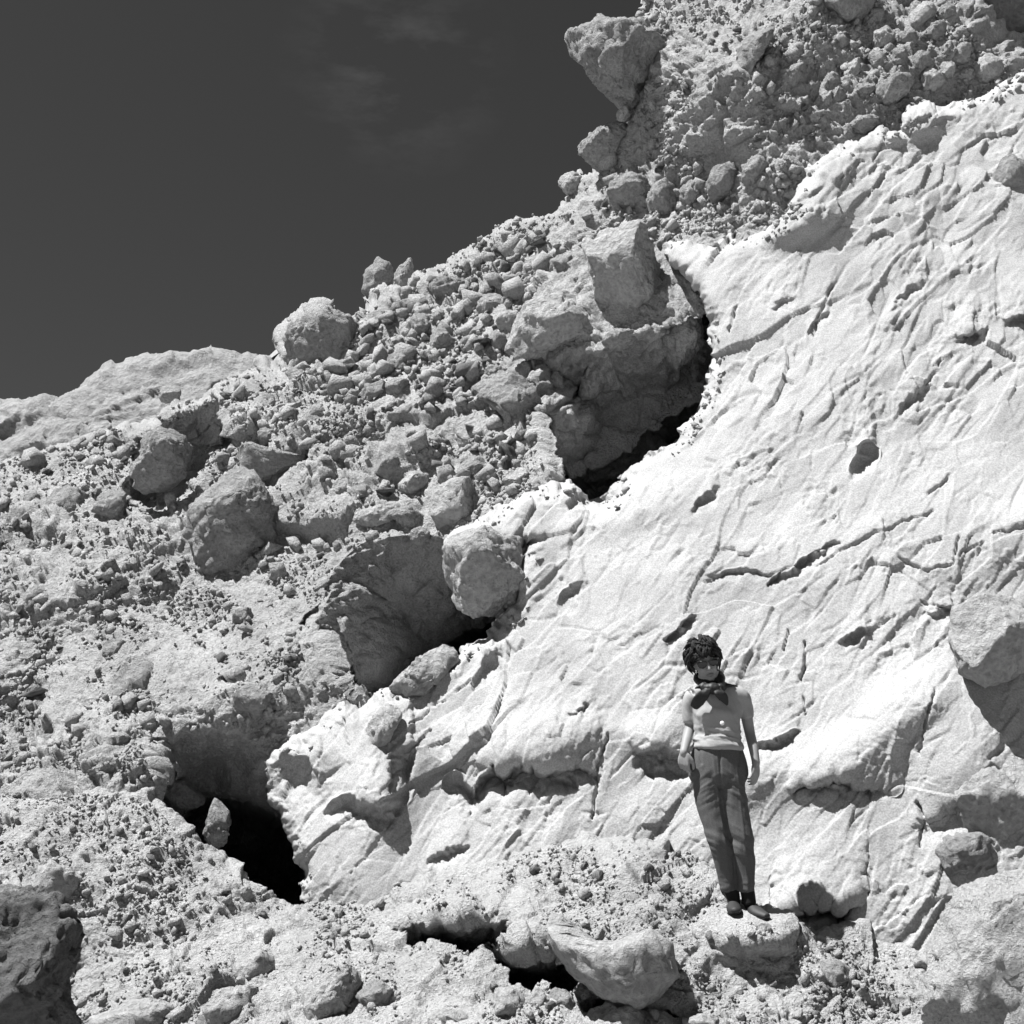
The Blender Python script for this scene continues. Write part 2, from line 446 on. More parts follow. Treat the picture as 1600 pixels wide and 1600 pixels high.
# ---- pale bedrock cliff
CLF = [(1730, 40), (1600, 104), (1545, 138), (1480, 152), (1420, 160), (1404, 200), (1345, 212), (1300, 232), (1268, 254), (1248, 290), (1238, 328), (1200, 356), (1150, 372), (1090, 378), (1040, 380), (1030, 400), (1068, 430), (1092, 462), (1108, 505), (1104, 565), (1080, 635), (1056, 676), (1006, 716), (970, 752), (944, 780), (912, 772), (880, 762), (820, 776), (770, 800), (712, 830), (700, 850), (712, 868), (760, 850), (826, 852), (800, 900), (806, 938), (770, 985), (735, 1004), (716, 1010), (668, 1036), (640, 1066), (592, 1076), (560, 1108), (540, 1080), (500, 1110), (470, 1150), (425, 1165), (412, 1200), (428, 1262), (446, 1296), (456, 1330), (468, 1368), (470, 1412),
       (480, 1470), (1000, 1470), (1100, 1500), (1500, 1540), (1730, 1540)]
CLF_C = [(1860, 40, 12.7), (1600, 104, 12.55), (1420, 165, 12.45), (1250, 290, 12.0), (1150, 372, 12.1), (1040, 390, 12.6), (1105, 500, 11.7), (1080, 635, 11.2), (944, 780, 10.9), (830, 776, 11.0), (712, 840, 11.0), (800, 930, 10.5), (720, 1010, 10.35), (600, 1076, 10.1), (500, 1110, 10.1), (425, 1170, 10.1), (446, 1296, 9.7), (470, 1412, 9.4),
         (1860, 400, 11.2), (1600, 400, 11.3), (1400, 400, 11.4), (1250, 420, 11.6), (1860, 700, 9.9), (1600, 700, 10.0), (1400, 700, 10.2), (1200, 700, 10.5), (1000, 850, 10.35), (1400, 1000, 9.25), (1600, 1000, 9.0), (1860, 1000, 8.9), (1150, 1000, 9.6), (900, 1000, 10.0), (700, 1120, 9.9), (850, 1150, 9.6), (700, 1280, 9.5), (600, 1340, 9.3), (900, 1300, 9.15), (1130, 1250, 8.95), (1000, 1200, 9.3), (1350, 1300, 8.62), (1600, 1300, 8.25), (1860, 1300, 8.2),
         (700, 1400, 9.1), (1000, 1420, 8.9), (1200, 1460, 8.42), (1440, 1500, 8.1), (1860, 1560, 7.9), (1600, 1560, 7.8), (480, 1470, 9.4)]
def ledge(lip, drop, depth, rise=5):
    """the lower edge of a flake: rock stands proud above the lip, steps back under it"""
    lx = [p[0] for p in lip]; ly = [p[1] for p in lip]
    def f(U, V, Uw, Vw):
        q = np.stack([U, V, 0 * U], -1)
        Ur, Vr = Uw + 2.2 * perlin(q, .16, 7), Vw + 7 * perlin(q, .07, 8) + 4 * perlin(q, .17, 9)
        y = np.interp(Ur, lx, ly)
        t = np.clip((Ur - lx[0]) / (lx[-1] - lx[0]), 0, 1)
        env = np.sqrt(np.clip(4 * t * (1 - t), 0, 1))
        s_ = Vr - y; up = drop * 1.6
        r = 3 + min(rise, 12) * .4
        proud = np.where(s_ < 0, np.exp(-(s_ / up) ** 2), np.clip(1 - s_ / r, 0, 1))
        under = np.clip(s_ / rise, 0, 1) * (1 - smooth(.1, 1, s_ / (drop * (.35 + .65 * env))))
        return depth * env * (.42 * under - .2 * proud)
    return f
CLIFF_CUTS = [
    ledge([(690, 1226), (716, 1212), (742, 1232), (768, 1196), (790, 1212), (815, 1188), (850, 1200), (875, 1190), (905, 1192), (938, 1208)], 62, .42, 14),
    ledge([(985, 1166), (1030, 1164), (1062, 1178), (1080, 1200)], 60, .34, 12),
    ledge([(1175, 1164), (1215, 1150), (1245, 1140)], 34, .2, 10),
    ledge([(1236, 1236), (1262, 1224), (1300, 1216), (1345, 1222), (1410, 1236)], 34, .28, 8),
    ledge([(1330, 722), (1348, 700), (1370, 692)], 42, .3, 14),
    ledge([(1498, 524), (1514, 514), (1530, 520)], 30, .28, 8),
    ledge([(1314, 1002), (1338, 984), (1364, 976)], 22, .2, 8),
    ledge([(1078, 792), (1100, 768), (1124, 758)], 30, .16, 10),
    ledge([(750, 1026), (764, 1016), (780, 1016)], 70, .16, 20),
    ledge([(870, 935), (892, 908), (912, 906)], 50, .16, 20),
    ledge([(604, 1180), (622, 1166), (648, 1156)], 130, .3, 40),
    ledge([(506, 1252), (548, 1238), (590, 1258), (630, 1250)], 54, .3, 16),
    ledge([(420, 1196), (450, 1176), (475, 1180), (500, 1222)], 100, .3, 40),
    ledge([(670, 1346), (700, 1330), (734, 1318)], 24, .12, 6),
    ledge([(1425, 1286), (1470, 1262), (1520, 1238), (1580, 1206), (1660, 1180)], 90, .16, 26),
    ledge([(1212, 1440), (1250, 1418), (1280, 1410), (1310, 1416), (1352, 1404)], 46, .55, 8),
    ledge([(1100, 892), (1150, 884), (1200, 890)], 20, .06, 4), ledge([(1190, 916), (1240, 885), (1275, 860), (1312, 845)], 22, .1, 4),
    ledge([(1200, 486), (1220, 470), (1245, 462)], 26, .1, 8), ledge([(1405, 640), (1430, 612), (1452, 596)], 30, .1, 8), ledge([(1265, 520), (1285, 488), (1305, 470)], 34, .1, 8),
    ledge([(1390, 480), (1420, 450), (1450, 436)], 40, .12, 12), ledge([(1560, 500), (1590, 490), (1640, 500)], 40, .3, 10), ledge([(1440, 955), (1480, 948), (1510, 960)], 16, .08, 4),
    ledge([(1040, 1004), (1062, 984), (1092, 960)], 24, .12, 6), ledge([(790, 880), (820, 868), (850, 860)], 50, .14, 16), ledge([(690, 950), (720, 930), (760, 928)], 50, .2, 20),
    ledge([(880, 1120), (905, 1108), (930, 1106)], 20, .07, 5), ledge([(1230, 330), (1265, 300), (1290, 285)], 40, .14, 12), ledge([(1400, 200), (1440, 175), (1500, 168)], 30, .12, 8),
]
CLIFF_BUMPS = [bump(1325, 1185, 95, 42, 20, .12, 1.3), bump(1180, 1210, 60, 40, 40, .1), bump(1500, 1160, 70, 90, 0, .15, 1.4), bump(1420, 1100, 80, 40, 35, .2, 1.3),
               bump(600, 1250, 40, 70, 0, .12), bump(1120, 430, 50, 60, 0, .12), bump(980, 800, 90, 30, 20, .12), bump(760, 880, 70, 40, 0, .2),
               bump(1260, 330, 70, 40, 30, .18, 1.5), bump(1420, 190, 60, 24, 10, .2, 1.5), bump(820, 1160, 120, 40, 10, .10, 1.6), bump(1030, 1150, 70, 30, 0, .06, 1.4),
               bump(560, 1200, 50, 90, 0, .1, 1.4), bump(1600, 820, 150, 60, 20, .12), bump(1250, 620, 180, 60, 40, .1)]
CRACKS = [([(1200, 905), (1240, 885), (1275, 860), (1310, 845)], 5, .07), ([(1100, 905), (1150, 890), (1190, 895), (1250, 880)], 4, .05), ([(1040, 1000), (1062, 985), (1085, 962)], 8, .10),
          ([(1250, 1060), (1256, 1035), (1258, 1000)], 5, .07), ([(1258, 1115), (1256, 1080)], 3, .05), ([(928, 1280), (935, 1200), (950, 1150)], 4, .08), ([(1440, 940), (1480, 950), (1500, 960)], 5, .06),
          ([(1270, 880), (1330, 850), (1400, 820), (1460, 795)], 4, .07), ([(1400, 870), (1450, 890), (1490, 880), (1500, 840)], 5, .07), ([(1440, 1180), (1445, 1130), (1460, 1080)], 5, .07), ([(1440, 1330), (1444, 1280), (1440, 1255)], 6, .08),
          ([(1230, 980), (1225, 1010)], 4, .05), ([(700, 860), (720, 880), (790, 870)], 3, .05), ([(1410, 640), (1450, 600), (1470, 560)], 5, .05), ([(1270, 520), (1285, 480), (1300, 450)], 5, .05), ([(640, 1130), (690, 1096), (740, 1060)], 3, .04),
          ([(1140, 520), (1150, 480)], 4, .06), ([(1500, 870), (1560, 830), (1600, 820)], 4, .05), ([(1440, 780), (1480, 740)], 4, .04), ([(1200, 350), (1270, 330)], 4, .05), ([(610, 1190), (606, 1240)], 4, .06), ([(536, 1120), (540, 1160)], 4, .08)]
def clf_extra(U, V, Uw, Vw):
    x = 0
    for c in CLIFF_CUTS: x = x + c(U, V, Uw, Vw)
    for b in CLIFF_BUMPS: x = x - b(U, V)
    return x
def clf_relief(P, U, V, D, ins, us, vs_):
    # joints in this rock run up to the right: stretch the pattern along that direction
    c, s = math.cos(math.radians(52)), math.sin(math.radians(52))
    Q = np.stack([(P[..., 0] * c + P[..., 2] * s) * .42, P[..., 1] * .6, (-P[..., 0] * s + P[..., 2] * c) * 1.15], -1)
    wq = Q + .07 * np.stack([perlin(P, 2.3, 51), perlin(P, 2.3, 52), perlin(P, 2.3, 53)], -1)
    h = .09 * fbm(P, .6, 3, .5, 50)
    patch = smooth(-.2, .22, fbm(P, .9, 3, .55, 57))
    low = smooth(1020, 1150, V)
    h = h + (.5 + .5 * low) * .05 * facets(wq, 1.0, 54, 0) + (.15 + .85 * patch) * .034 * facets(wq, 2.6, 55, 0) + (.25 + .75 * patch) * .031 * facets(wq, 6, 56, 0)
    fine = smooth(-.1, .25, fbm(P, 2.2, 2, .5, 66))
    h = h + (.25 + .75 * fine) * (.014 * facets(wq, 13, 59, 0) + .005 * facets(warp(P, 8, .05, 67), 24, 68, 0)) + .005 * fbm(wq, 8, 3, .6, 64) * patch + .0015 * fbm(P, 24, 2, .65, 58)
    jm = smooth(.12, .35, fbm(P, 1.1, 2, .5, 69))
    h = h - .014 * jm * (1 - smooth(.0, .03, joints(warp(wq, 6, .02, 70), 1.2, 71))) - .010 * smooth(.1, .35, fbm(P, 2.0, 2, .5, 72)) * (1 - smooth(0, .05, joints(warp(wq, 9, .015, 74), 3.2, 73)))
    q = np.stack([U, V, 0 * U], -1)
    ju = U + 8 * perlin(q, .03, 60) + 4 * perlin(q, .1, 61); jv = V + 8 * perlin(q, .03, 62) + 4 * perlin(q, .1, 63)
    for line, w, dep in CRACKS:
        x0, x1 = min(p[0] for p in line) - 30, max(p[0] for p in line) + 30; y0, y1 = min(p[1] for p in line) - 30, max(p[1] for p in line) + 30
        j0, j1 = np.searchsorted(us, [x0, x1]); i0, i1 = np.searchsorted(vs_, [y0, y1])
        d, _, _ = seg_dist(ju[i0:i1, j0:j1], jv[i0:i1, j0:j1], line)
        h[i0:i1, j0:j1] -= dep * .8 * (1 - smooth(w * .15, w * .6, d)) * np.clip(.75 + 1.6 * perlin(q[i0:i1, j0:j1], .06, 65), 0, 1)
    return h
cliff = sheet('cliff_face', CLF, CLF_C, M_CLIFF, 1.95, clf_relief, clf_extra, edge=(26, .35), back=.05, ragged=10)
tag(cliff, 'pale sunlit bedrock cliff face behind the standing person', kind='structure')

# ---- gravel bank at the foot
GRD = [(-130, 1195), (-60, 1200), (60, 1215), (150, 1228), (236, 1246), (290, 1290), (330, 1330), (392, 1372), (430, 1414), (470, 1412), (540, 1404), (600, 1400), (650, 1385), (700, 1372), (760, 1350), (830, 1330), (880, 1312), (930, 1304), (980, 1300), (1040, 1312), (1068, 1330), (1110, 1372), (1140, 1412), (1180, 1420), (1230, 1440), (1290, 1450), (1350, 1440), (1400, 1460), (1440, 1484), (1500, 1500), (1730, 1500), (1730, 1730), (-130, 1730)]
GRD_C = [(-260, 1195, 10.2), (60, 1215, 10.0), (236, 1246, 9.8), (330, 1330, 9.5), (430, 1414, 9.3), (600, 1400, 9.0), (760, 1350, 8.95), (880, 1312, 9.0), (980, 1300, 8.95), (1060, 1325, 8.7), (1110, 1375, 8.25), (1120, 1430, 8.0), (1170, 1432, 7.98), (1205, 1446, 7.96), (1350, 1440, 8.3), (1440, 1484, 8.05), (1860, 1500, 7.8),
         (200, 1380, 9.0), (0, 1380, 8.9), (-260, 1400, 8.7), (100, 1500, 8.7), (400, 1500, 8.5), (700, 1470, 8.3), (900, 1400, 8.5), (1000, 1430, 8.05), (1150, 1500, 7.75), (1300, 1530, 7.7), (1500, 1560, 7.6),
         (0, 1600, 8.2), (300, 1600, 8.0), (600, 1580, 7.8), (800, 1600, 7.5), (1000, 1600, 7.45), (1300, 1600, 7.5), (1600, 1600, 7.3), (-260, 1750, 7.2), (300, 1750, 7.0), (800, 1750, 6.5), (1300, 1750, 6.6), (1860, 1750, 6.4), (800, 1900, 5.6), (-260, 1900, 5.4), (1860, 1900, 5.6)]
GRD_CUTS = [
    ramp_recess([(610, 1462), (650, 1440), (700, 1436), (760, 1440), (806, 1440), (800, 1470), (770, 1492), (730, 1500), (690, 1490), (640, 1478)], [(606, 1458), (650, 1436), (700, 1432), (760, 1437), (808, 1437)], .016, .8),
    ramp_recess([(748, 1490), (790, 1480), (850, 1486), (880, 1480), (900, 1540), (890, 1560), (850, 1548), (800, 1540), (770, 1520)], [(744, 1490), (790, 1476), (850, 1482), (882, 1476)], .018, .9),
    ramp_recess([(900, 1556), (960, 1566), (1040, 1570), (1060, 1590), (980, 1600), (920, 1585)], [(900, 1552), (960, 1562), (1060, 1568)], .02, .5),
]
GRD_BUMPS = [bump(1176, 1458, 66, 27, -6, .17, 1.6), bump(970, 1350, 90, 50, 10, .16), bump(740, 1420, 90, 26, 0, .18), bump(830, 1462, 70, 24, 0, .18), bump(360, 1400, 80, 26, 20, .06), bump(500, 1500, 100, 40, 0, .05)]
def grd_extra(U, V, Uw, Vw):
    x = 0
    for c in GRD_CUTS: x = x + c(U, V, Uw, Vw)
    for b in GRD_BUMPS: x = x - b(U, V)
    return x
def grd_relief(P, U, V, D, ins, us, vs_):
    h = .10 * fbm(P, .9, 3, .5, 70) + .05 * fbm(P, 3.0, 3, .55, 71)
    S = np.zeros_like(h)
    ok = ins & (V < 1640) & (RNG.random(h.shape) < .2 + .8 * smooth(-.2, .2, fbm(P, 1.2, 2, .5, 73)))
    h = h + S + .022 * fbm(P, 9, 3, .6, 72) + .05 * facets(P, 3, 74, .05) + .018 * facets(P, 9, 75, .05)
    stand = np.exp(-(((U - 1160) / 45) ** 2 + ((V - 1436) / 26) ** 2) ** 2)
    return h * (1 - .8 * stand)
ground_bank = sheet('gravel_bank', GRD, GRD_C, M_GROUND, 2.1, grd_relief, grd_extra, edge=(8, .08), back=.03, ragged=7)
tag(ground_bank, 'stony gravel bank at the foot of the pale cliff', kind='structure')

# ---- flat ground round the camera, out to the horizon
def ground_sheet():
    xs = np.concatenate([-np.geomspace(1500, 8, 30), np.linspace(-7, 7, 40), np.geomspace(8, 1500, 30)])
    ys = np.concatenate([-np.geomspace(1500, 8, 30), np.linspace(-7, 8, 44), np.geomspace(9, 1500, 30)])
    X, Y = np.meshgrid(xs, ys)
    P = np.stack([X, Y, np.full_like(X, -1.75)], -1)
    near = np.exp(-(X / 30) ** 2 - (Y / 30) ** 2)
    P[..., 2] += near * (.1 * fbm(P, .7, 3, .5, 80)) 
    h, w = X.shape
    i = np.arange(h * w).reshape(h, w)
    f = np.stack([i[:-1, :-1].ravel(), i[:-1, 1:].ravel(), i[1:, 1:].ravel(), i[1:, :-1].ravel()], 1)
    return mesh_from('ground', P.reshape(-1, 3), f, M_GROUND)
tag(ground_sheet(), 'flat stony ground in front of the bank', kind='structure')

# ------------------------------------------------------------------ loose rocks
_ico = {}
def ico(sub):
    if sub not in _ico:
        bm = bmesh.new(); bmesh.ops.create_icosphere(bm, subdivisions=sub, radius=1.0)
        bm.verts.ensure_lookup_table()
        _ico[sub] = (np.array([v.co[:] for v in bm.verts]), np.array([[v.index for v in f.verts] for f in bm.faces]))
        bm.free()
    return _ico[sub]

def rock_shape(outline, thick, sub, seed, planes=9, boxy=2.6, rough=1.0, keep_outline=True, face=None):
    """a broken boulder: outline in metres about its centre (x right, y up), thickness along z; flat fracture faces and a gritty skin"""
    rng = np.random.default_rng(seed)
    n, f = ico(sub)
    o = np.array(outline, float)
    t = np.linspace(0, 1, 40, endpoint=False)[:, None, None]
    ring = (o[None] * (1 - t) + np.roll(o, -1, 0)[None] * t).transpose(1, 0, 2).reshape(-1, 2)
    th = np.arctan2(ring[:, 1], ring[:, 0]); rr = np.hypot(ring[:, 0], ring[:, 1])
    k = np.argsort(th); th, rr = th[k], rr[k]
    R = np.interp(np.arctan2(n[:, 1], n[:, 0]), np.r_[th[-1] - 2 * np.pi, th, th[0] + 2 * np.pi], np.r_[rr[-1], rr, rr[0]])
    R = R * 1.06
    s_ = (1 - np.abs(n[:, 2]) ** boxy) ** (1 / boxy)
    rho = np.hypot(n[:, 0], n[:, 1]) + 1e-9
    p = np.stack([n[:, 0] / rho * R * s_, n[:, 1] / rho * R * s_, n[:, 2] * thick], 1)
    size = np.median(rr)
    if face:
        m = np.array(face[:3]) / np.linalg.norm(face[:3]); pr = p @ m; p = p - np.maximum(pr - pr.max() * face[3], 0)[:, None] * m
    for q in range(planes):
        m = rng.normal(size=3)
        if keep_outline: m[2] = abs(m[2]) + .45
        m /= np.linalg.norm(m)
        pr = p @ m
        c = pr.max() * (rng.uniform(.55, .8) if q < planes * .35 else rng.uniform(.76, .93))
        p = p - (np.maximum(pr - c, 0))[:, None] * m
    d = p / (np.linalg.norm(p, axis=1)[:, None] + 1e-9)
    q = p + seed * 3.7
    h = size * (.04 + .04 * rough) * fbm(q, 1.1 / size, 3, .55, 90) + size * (.4 + .6 * rough) * (.11 * facets(warp(q, 2 / size, .12 * size, 91), 1.7 / size, 92, 0) + .06 * facets(q, 4.5 / size, 93, .04) + .03 * facets(q, 12 / size, 96, 0)) + .015 * fbm(q, 14, 3, .6, 94)
    strata = np.array([.3, .45, 1.0]) if seed % 2 else np.array([1.0, .4, .3])
    h = h + size * (.3 + .7 * rough) * .07 * fbm(q * (strata * 3.5 / size), 1.0, 4, .6, 95, True)
    return p + d * h[:, None], f

def boulder(label, spec, sheet_name, mat, thick=.85, lift=.75, sub=4, seed=None, planes=9, group=None, rough=1.0, d=None, face=None):
    """spec: a traced outline in photograph pixels, or (x, y, width, height, tilt)"""
    if seed is None: seed = int(abs(hash(str(spec))) % 9973) if False else int(sum((i + 1) * v for i, v in enumerate(np.array(spec, float).ravel())) % 9973)
    rng = np.random.default_rng(seed)
    if isinstance(spec[0], (tuple, list)):
        pts = np.array(spec, float); c = (pts.max(0) + pts.min(0)) / 2
        c = pts.mean(0) * .5 + c * .5
        rel = pts - c
    else:
        x, y, w, hh, tilt = spec; c = np.array([x, y], float)
        if hh > w and tilt > 45: tilt -= 90
        k = rng.integers(6, 9)
        a = (np.arange(k) + rng.uniform(0, .75, k)) * 2 * np.pi / k
        r = rng.uniform(.85, 1.15, k)
        ex, ey = np.cos(a) * r * w / 2, np.sin(a) * r * hh / 2
        ta = math.radians(tilt)
        rel = np.stack([ex * math.cos(ta) - ey * math.sin(ta), -(ex * math.sin(ta) + ey * math.cos(ta))], 1)
    if d is None:
        _, _, d = on(sheet_name, c[0], c[1])
    out = np.stack([rel[:, 0], -rel[:, 1]], 1) * d / FOCAL
    mn = (np.abs(out).max(0)).min()
    v, f = rock_shape(out, thick * mn, max(sub, 4) if mn * FOCAL / d > 9 else sub, seed, planes + 13, rough=rough, face=face)
    base = site(c[0], c[1], d)
    back = base / np.linalg.norm(base)
    ctr = base - back * (lift + .15) * thick * mn
    zax = -back; xax = np.cross([0, 0, 1.0], zax); xax /= np.linalg.norm(xax); yax = np.cross(zax, xax)
    w_ = v[:, :1] * xax + v[:, 1:2] * yax + v[:, 2:] * zax
    o = mesh_from('boulder', w_, f, mat, False)
    o.location = ctr
    tag(o, label, 'boulder', group)
    return o

SL = 'debris_slope'; CL = 'cliff_face'; GB = 'gravel_bank'
B = boulder
# skyline and the upper wall
B('large boulder overhanging the sky at the edge of the upper wall', [(886, 70), (896, 48), (945, 40), (1000, 46), (1030, 66), (1030, 95), (1018, 130), (1002, 165), (984, 186), (964, 172), (944, 148), (924, 130), (908, 112), (898, 92)], SL, M_BOULDER, .8, 0, 5, planes=-2, rough=1.4, d=14.35)
B('small white stone wedged beneath the boulder that overhangs the sky', (976, 180, 30, 22, 0), SL, M_PALE, d=14.3)
B('angular skyline boulder below the overhanging one, flat lit top', [(903, 232), (925, 212), (950, 200), (982, 195), (988, 220), (965, 247), (935, 268), (920, 255)], SL, M_BOULDER, .9, .1, 5, d=14.4)
B('upright pale stone on the skyline left of the angular boulder', (893, 287, 38, 40, 50), SL, M_PALE, .9, .2)
B('grey blocky boulder under the upper wall with a dark right side', (984, 303, 66, 60, 20), SL, M_BOULDER, .9, .4)
B('tall narrow boulder next to the grey block under the upper wall', (1034, 312, 46, 66, 70), SL, M_BOULDER, .9, .4)
B('rounded boulder half sunk in the upper wall beside the tall narrow one', (1078, 300, 40, 44, 10), SL, M_BOULDER)
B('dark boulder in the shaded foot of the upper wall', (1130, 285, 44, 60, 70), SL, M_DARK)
B('smooth grey block set in the upper wall above its dark foot', (1178, 268, 40, 50, 60), SL, M_BOULDER)
B('curved tongue of rock sticking out of the upper wall over a shadow', [(1155, 78), (1178, 58), (1216, 44), (1204, 64), (1188, 88), (1172, 106), (1160, 120), (1152, 112)], SL, M_BOULDER, 1.6, .7, 4)
B('rounded rock hanging down from the top edge of the upper wall', [(1262, -30), (1375, -30), (1368, 6), (1345, 36), (1322, 50), (1300, 42), (1282, 12)], SL, M_BOULDER, 1.0, .6, 4)
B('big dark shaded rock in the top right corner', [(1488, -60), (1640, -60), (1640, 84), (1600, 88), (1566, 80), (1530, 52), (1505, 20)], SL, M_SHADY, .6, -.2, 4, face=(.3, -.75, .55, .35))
B('long pale boulder lying across the upper wall', (1232, 122, 70, 30, 22), SL, M_BOULDER)
B('long stone resting on the top rim of the pale cliff', (1346, 196, 62, 28, 18), SL, M_BOULDER)
B('sharp stone standing where the upper wall meets the cliff rim', (1395, 138, 58, 40, 30), SL, M_BOULDER)
B('squarish stone in the upper wall near the right edge', (1456, 126, 32, 36, 80), SL, M_PALE)
B('pale block poised below the dark corner rock', (1544, 106, 44, 46, 30), SL, M_PALE)
B('small boulder at the right edge below the dark corner rock', (1588, 100, 34, 28, 20), SL, M_BOULDER)
COB = sorted([(1332, 112, 40, 32), (1372, 100, 36, 36), (1404, 92, 38, 30), (1380, 62, 36, 34), (1440, 26, 50, 36), (1462, 50, 34, 30), (1500, 86, 40, 32), (1420, 60, 30, 28), (1350, 140, 34, 28), (1310, 150, 30, 26), (1480, 20, 34, 30), (1298, 128, 30, 26), (1440, 95, 30, 26), (1478, 112, 32, 28), (1512, 118, 30, 24), (1270, 180, 28, 24)])
NTH = 'first second third fourth fifth sixth seventh eighth ninth tenth eleventh twelfth thirteenth fourteenth fifteenth sixteenth'.split()
for k, (x, y, w, h) in enumerate(COB):
    B(f'{("grey", "pale")[k % 3 == 0]} rounded cobble, {NTH[k]} from the left among those packed in the upper wall', (x, y, w, h, 20 + 17 * k % 60), SL, (M_BOULDER, M_PALE)[k % 3 == 0], .9, .45, 3, group='cobbles packed in the upper right wall')
# ridge
B('dark pointed rock standing on the ridge skyline', [(568, 460), (572, 422), (590, 402), (608, 416), (619, 440), (614, 460), (590, 468)], SL, M_DARK, .9, .1, 4, planes=4)
B('slim pale pointed rock just right of the dark one on the ridge', [(615, 456), (622, 420), (640, 402), (650, 424), (644, 450), (630, 460)], SL, M_BOULDER, .9, .1, 4, planes=4)
B('flat layered slab lying along the ridge', (704, 450, 76, 36, -4), SL, M_BOULDER, .9, .35)
B('big rounded boulder on the skyline with a deep cleft in its front', [(447, 540), (455, 515), (480, 495), (512, 486), (540, 497), (566, 525), (568, 556), (550, 580), (515, 590), (478, 600), (458, 575)], SL, M_BOULDER, .9, .15, 5)
B('low slab lying at the foot of the big skyline boulder', (470, 595, 60, 22, -40), SL, M_BOULDER)
B('dark angular boulder in the upper rubble below the ridge', (884, 415, 60, 48, 30), SL, M_DARK, .9, .4)
B('blocky boulder left of the dark angular one below the ridge', (838, 424, 44, 54, 60), SL, M_BOULDER)
B('short thick stone under the dark angular boulder', (906, 440, 30, 30, 10), SL, M_BOULDER)
B('small rounded stone between the blocky boulders and the white block', (866, 448, 26, 22, 0), SL, M_PALE)
B('squat grey boulder down from the layered slab', (770, 478, 46, 62, 60), SL, M_BOULDER)
B('cube-like dark stone below the layered slab', (720, 494, 34, 34, 30), SL, M_DARK)
B('pale stone touching the left end of the large white block', (796, 506, 36, 42, 60), SL, M_PALE)
B('flat-topped boulder midway between skyline boulder and white block', (656, 512, 60, 46, 30), SL, M_BOULDER)
B('grey boulder with a lit crown below the flat-topped one', (690, 536, 44, 42, 20), SL, M_BOULDER)
B('small dark stone under the flat-topped boulder', (748, 520, 26, 30, 50), SL, M_DARK)
B('wide stone on the rubble below the flat-topped boulder', (626, 566, 56, 36, 15), SL, M_BOULDER)
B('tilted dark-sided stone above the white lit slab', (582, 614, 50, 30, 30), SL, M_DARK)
B('rounded stone right of the tilted dark-sided stone', (620, 605, 40, 34, 30), SL, M_BOULDER)
B('stone leaning at the upper end of the rubble gully', (735, 582, 38, 38, 50), SL, M_BOULDER)
B('pebbly stone beside the leaning stone in the gully', (771, 584, 32, 30, 20), SL, M_BOULDER)
# middle blocks
B('large white squared block with a shaded lower face above the big cave', [(792, 545), (802, 500), (826, 476), (866, 462), (912, 450), (932, 454), (938, 490), (930, 528), (906, 546), (856, 556), (815, 556)], SL, M_PALE, .9, 1.0, 5, planes=6, rough=.7, face=(-.25, .6, .75, .6))
B('tall pale upright boulder at the head of the big cave', [(918, 380), (936, 356), (968, 348), (1006, 362), (1024, 392), (1034, 446), (1030, 500), (998, 516), (968, 520), (950, 490), (936, 440)], SL, M_PALE, .8, 1.0, 5, planes=8, rough=.8)
B('hanging boulder wedged between the big cave and the cliff', [(1038, 470), (1060, 456), (1082, 458), (1098, 490), (1102, 530), (1090, 566), (1066, 574), (1044, 562), (1034, 520)], SL, M_BOULDER, .8, 1.0, 5, rough=.7)
B('pale stone hanging just below the tall upright boulder', (968, 530, 60, 34, 20), SL, M_BOULDER)
B('slim shaded rock inside the upper left of the big cave', (868, 602, 24, 58, 84), SL, M_BOULDER)
B('shaded rock stuck to the back of the big cave', (926, 596, 44, 74, 70), SL, M_BOULDER)
B('lit ledge rock jutting inside the big cave', (880, 655, 60, 34, 5), SL, M_PALE, .9, .5)
B('small shaded rock below the lit ledge rock in the cave', (895, 692, 34, 40, 80), SL, M_BOULDER)
B('round shaded rock at the lower left inside the big cave', (864, 692, 34, 34, 0), SL, M_BOULDER)
B('broad rock with a lit top and dark flank left of the big cave', [(738, 604), (770, 592), (803, 580), (825, 600), (848, 640), (850, 690), (826, 716), (800, 690), (786, 650), (760, 625)], SL, M_BOULDER, .8, .4, 5)
B('white faceted boulder below the broad lit-topped rock', [(706, 672), (712, 655), (740, 650), (768, 655), (779, 675), (770, 700), (748, 712), (722, 695)], SL, M_PALE, .9, .4, 4, rough=.7, face=(-.3, .6, .75, .6))
B('crumbly pale stone on the lip below the big cave', (860, 746, 42, 32, 0), SL, M_PALE)
B('pale stone left of the crumbly one on the cave lip', (810, 750, 52, 44, 10), SL, M_PALE)
B('grey stone with a dark notch above the pale broad block', (738, 732, 44, 44, 50), SL, M_BOULDER)
B('broad pale block above the middle cave', [(662, 790), (672, 762), (700, 752), (735, 748), (752, 770), (745, 800), (715, 822), (690, 822)], SL, M_PALE, .9, .4, 4, rough=.8, face=(-.2, .35, .9, .55))
B('grey boulder with a shaded front in the middle of the rubble', (610, 727, 60, 54, 10), SL, M_BOULDER, .9, .4)
B('pale wide stone below the grey shaded-front boulder', (645, 756, 52, 36, 20), SL, M_PALE)
B('white thin slab at the brow of the middle cave', [(551, 822), (556, 800), (590, 792), (622, 790), (626, 804), (600, 816), (575, 826)], SL, M_PALE, 1.0, .5, 4, rough=.6)
B('grey stone touching the right end of the thin white slab', (638, 806, 58, 32, -8), SL, M_BOULDER)
B('small stone hanging in the brow of the middle cave', (656, 838, 32, 34, 60), SL, M_BOULDER)
B('stubby stone above the thin white slab', (536, 774, 32, 34, 60), SL, M_BOULDER)
B('stone left of the thin white slab', (530, 798, 40, 30, 20), SL, M_PALE)
B('rubble stone right of the stubby one', (566, 772, 40, 30, -10), SL, M_BOULDER)
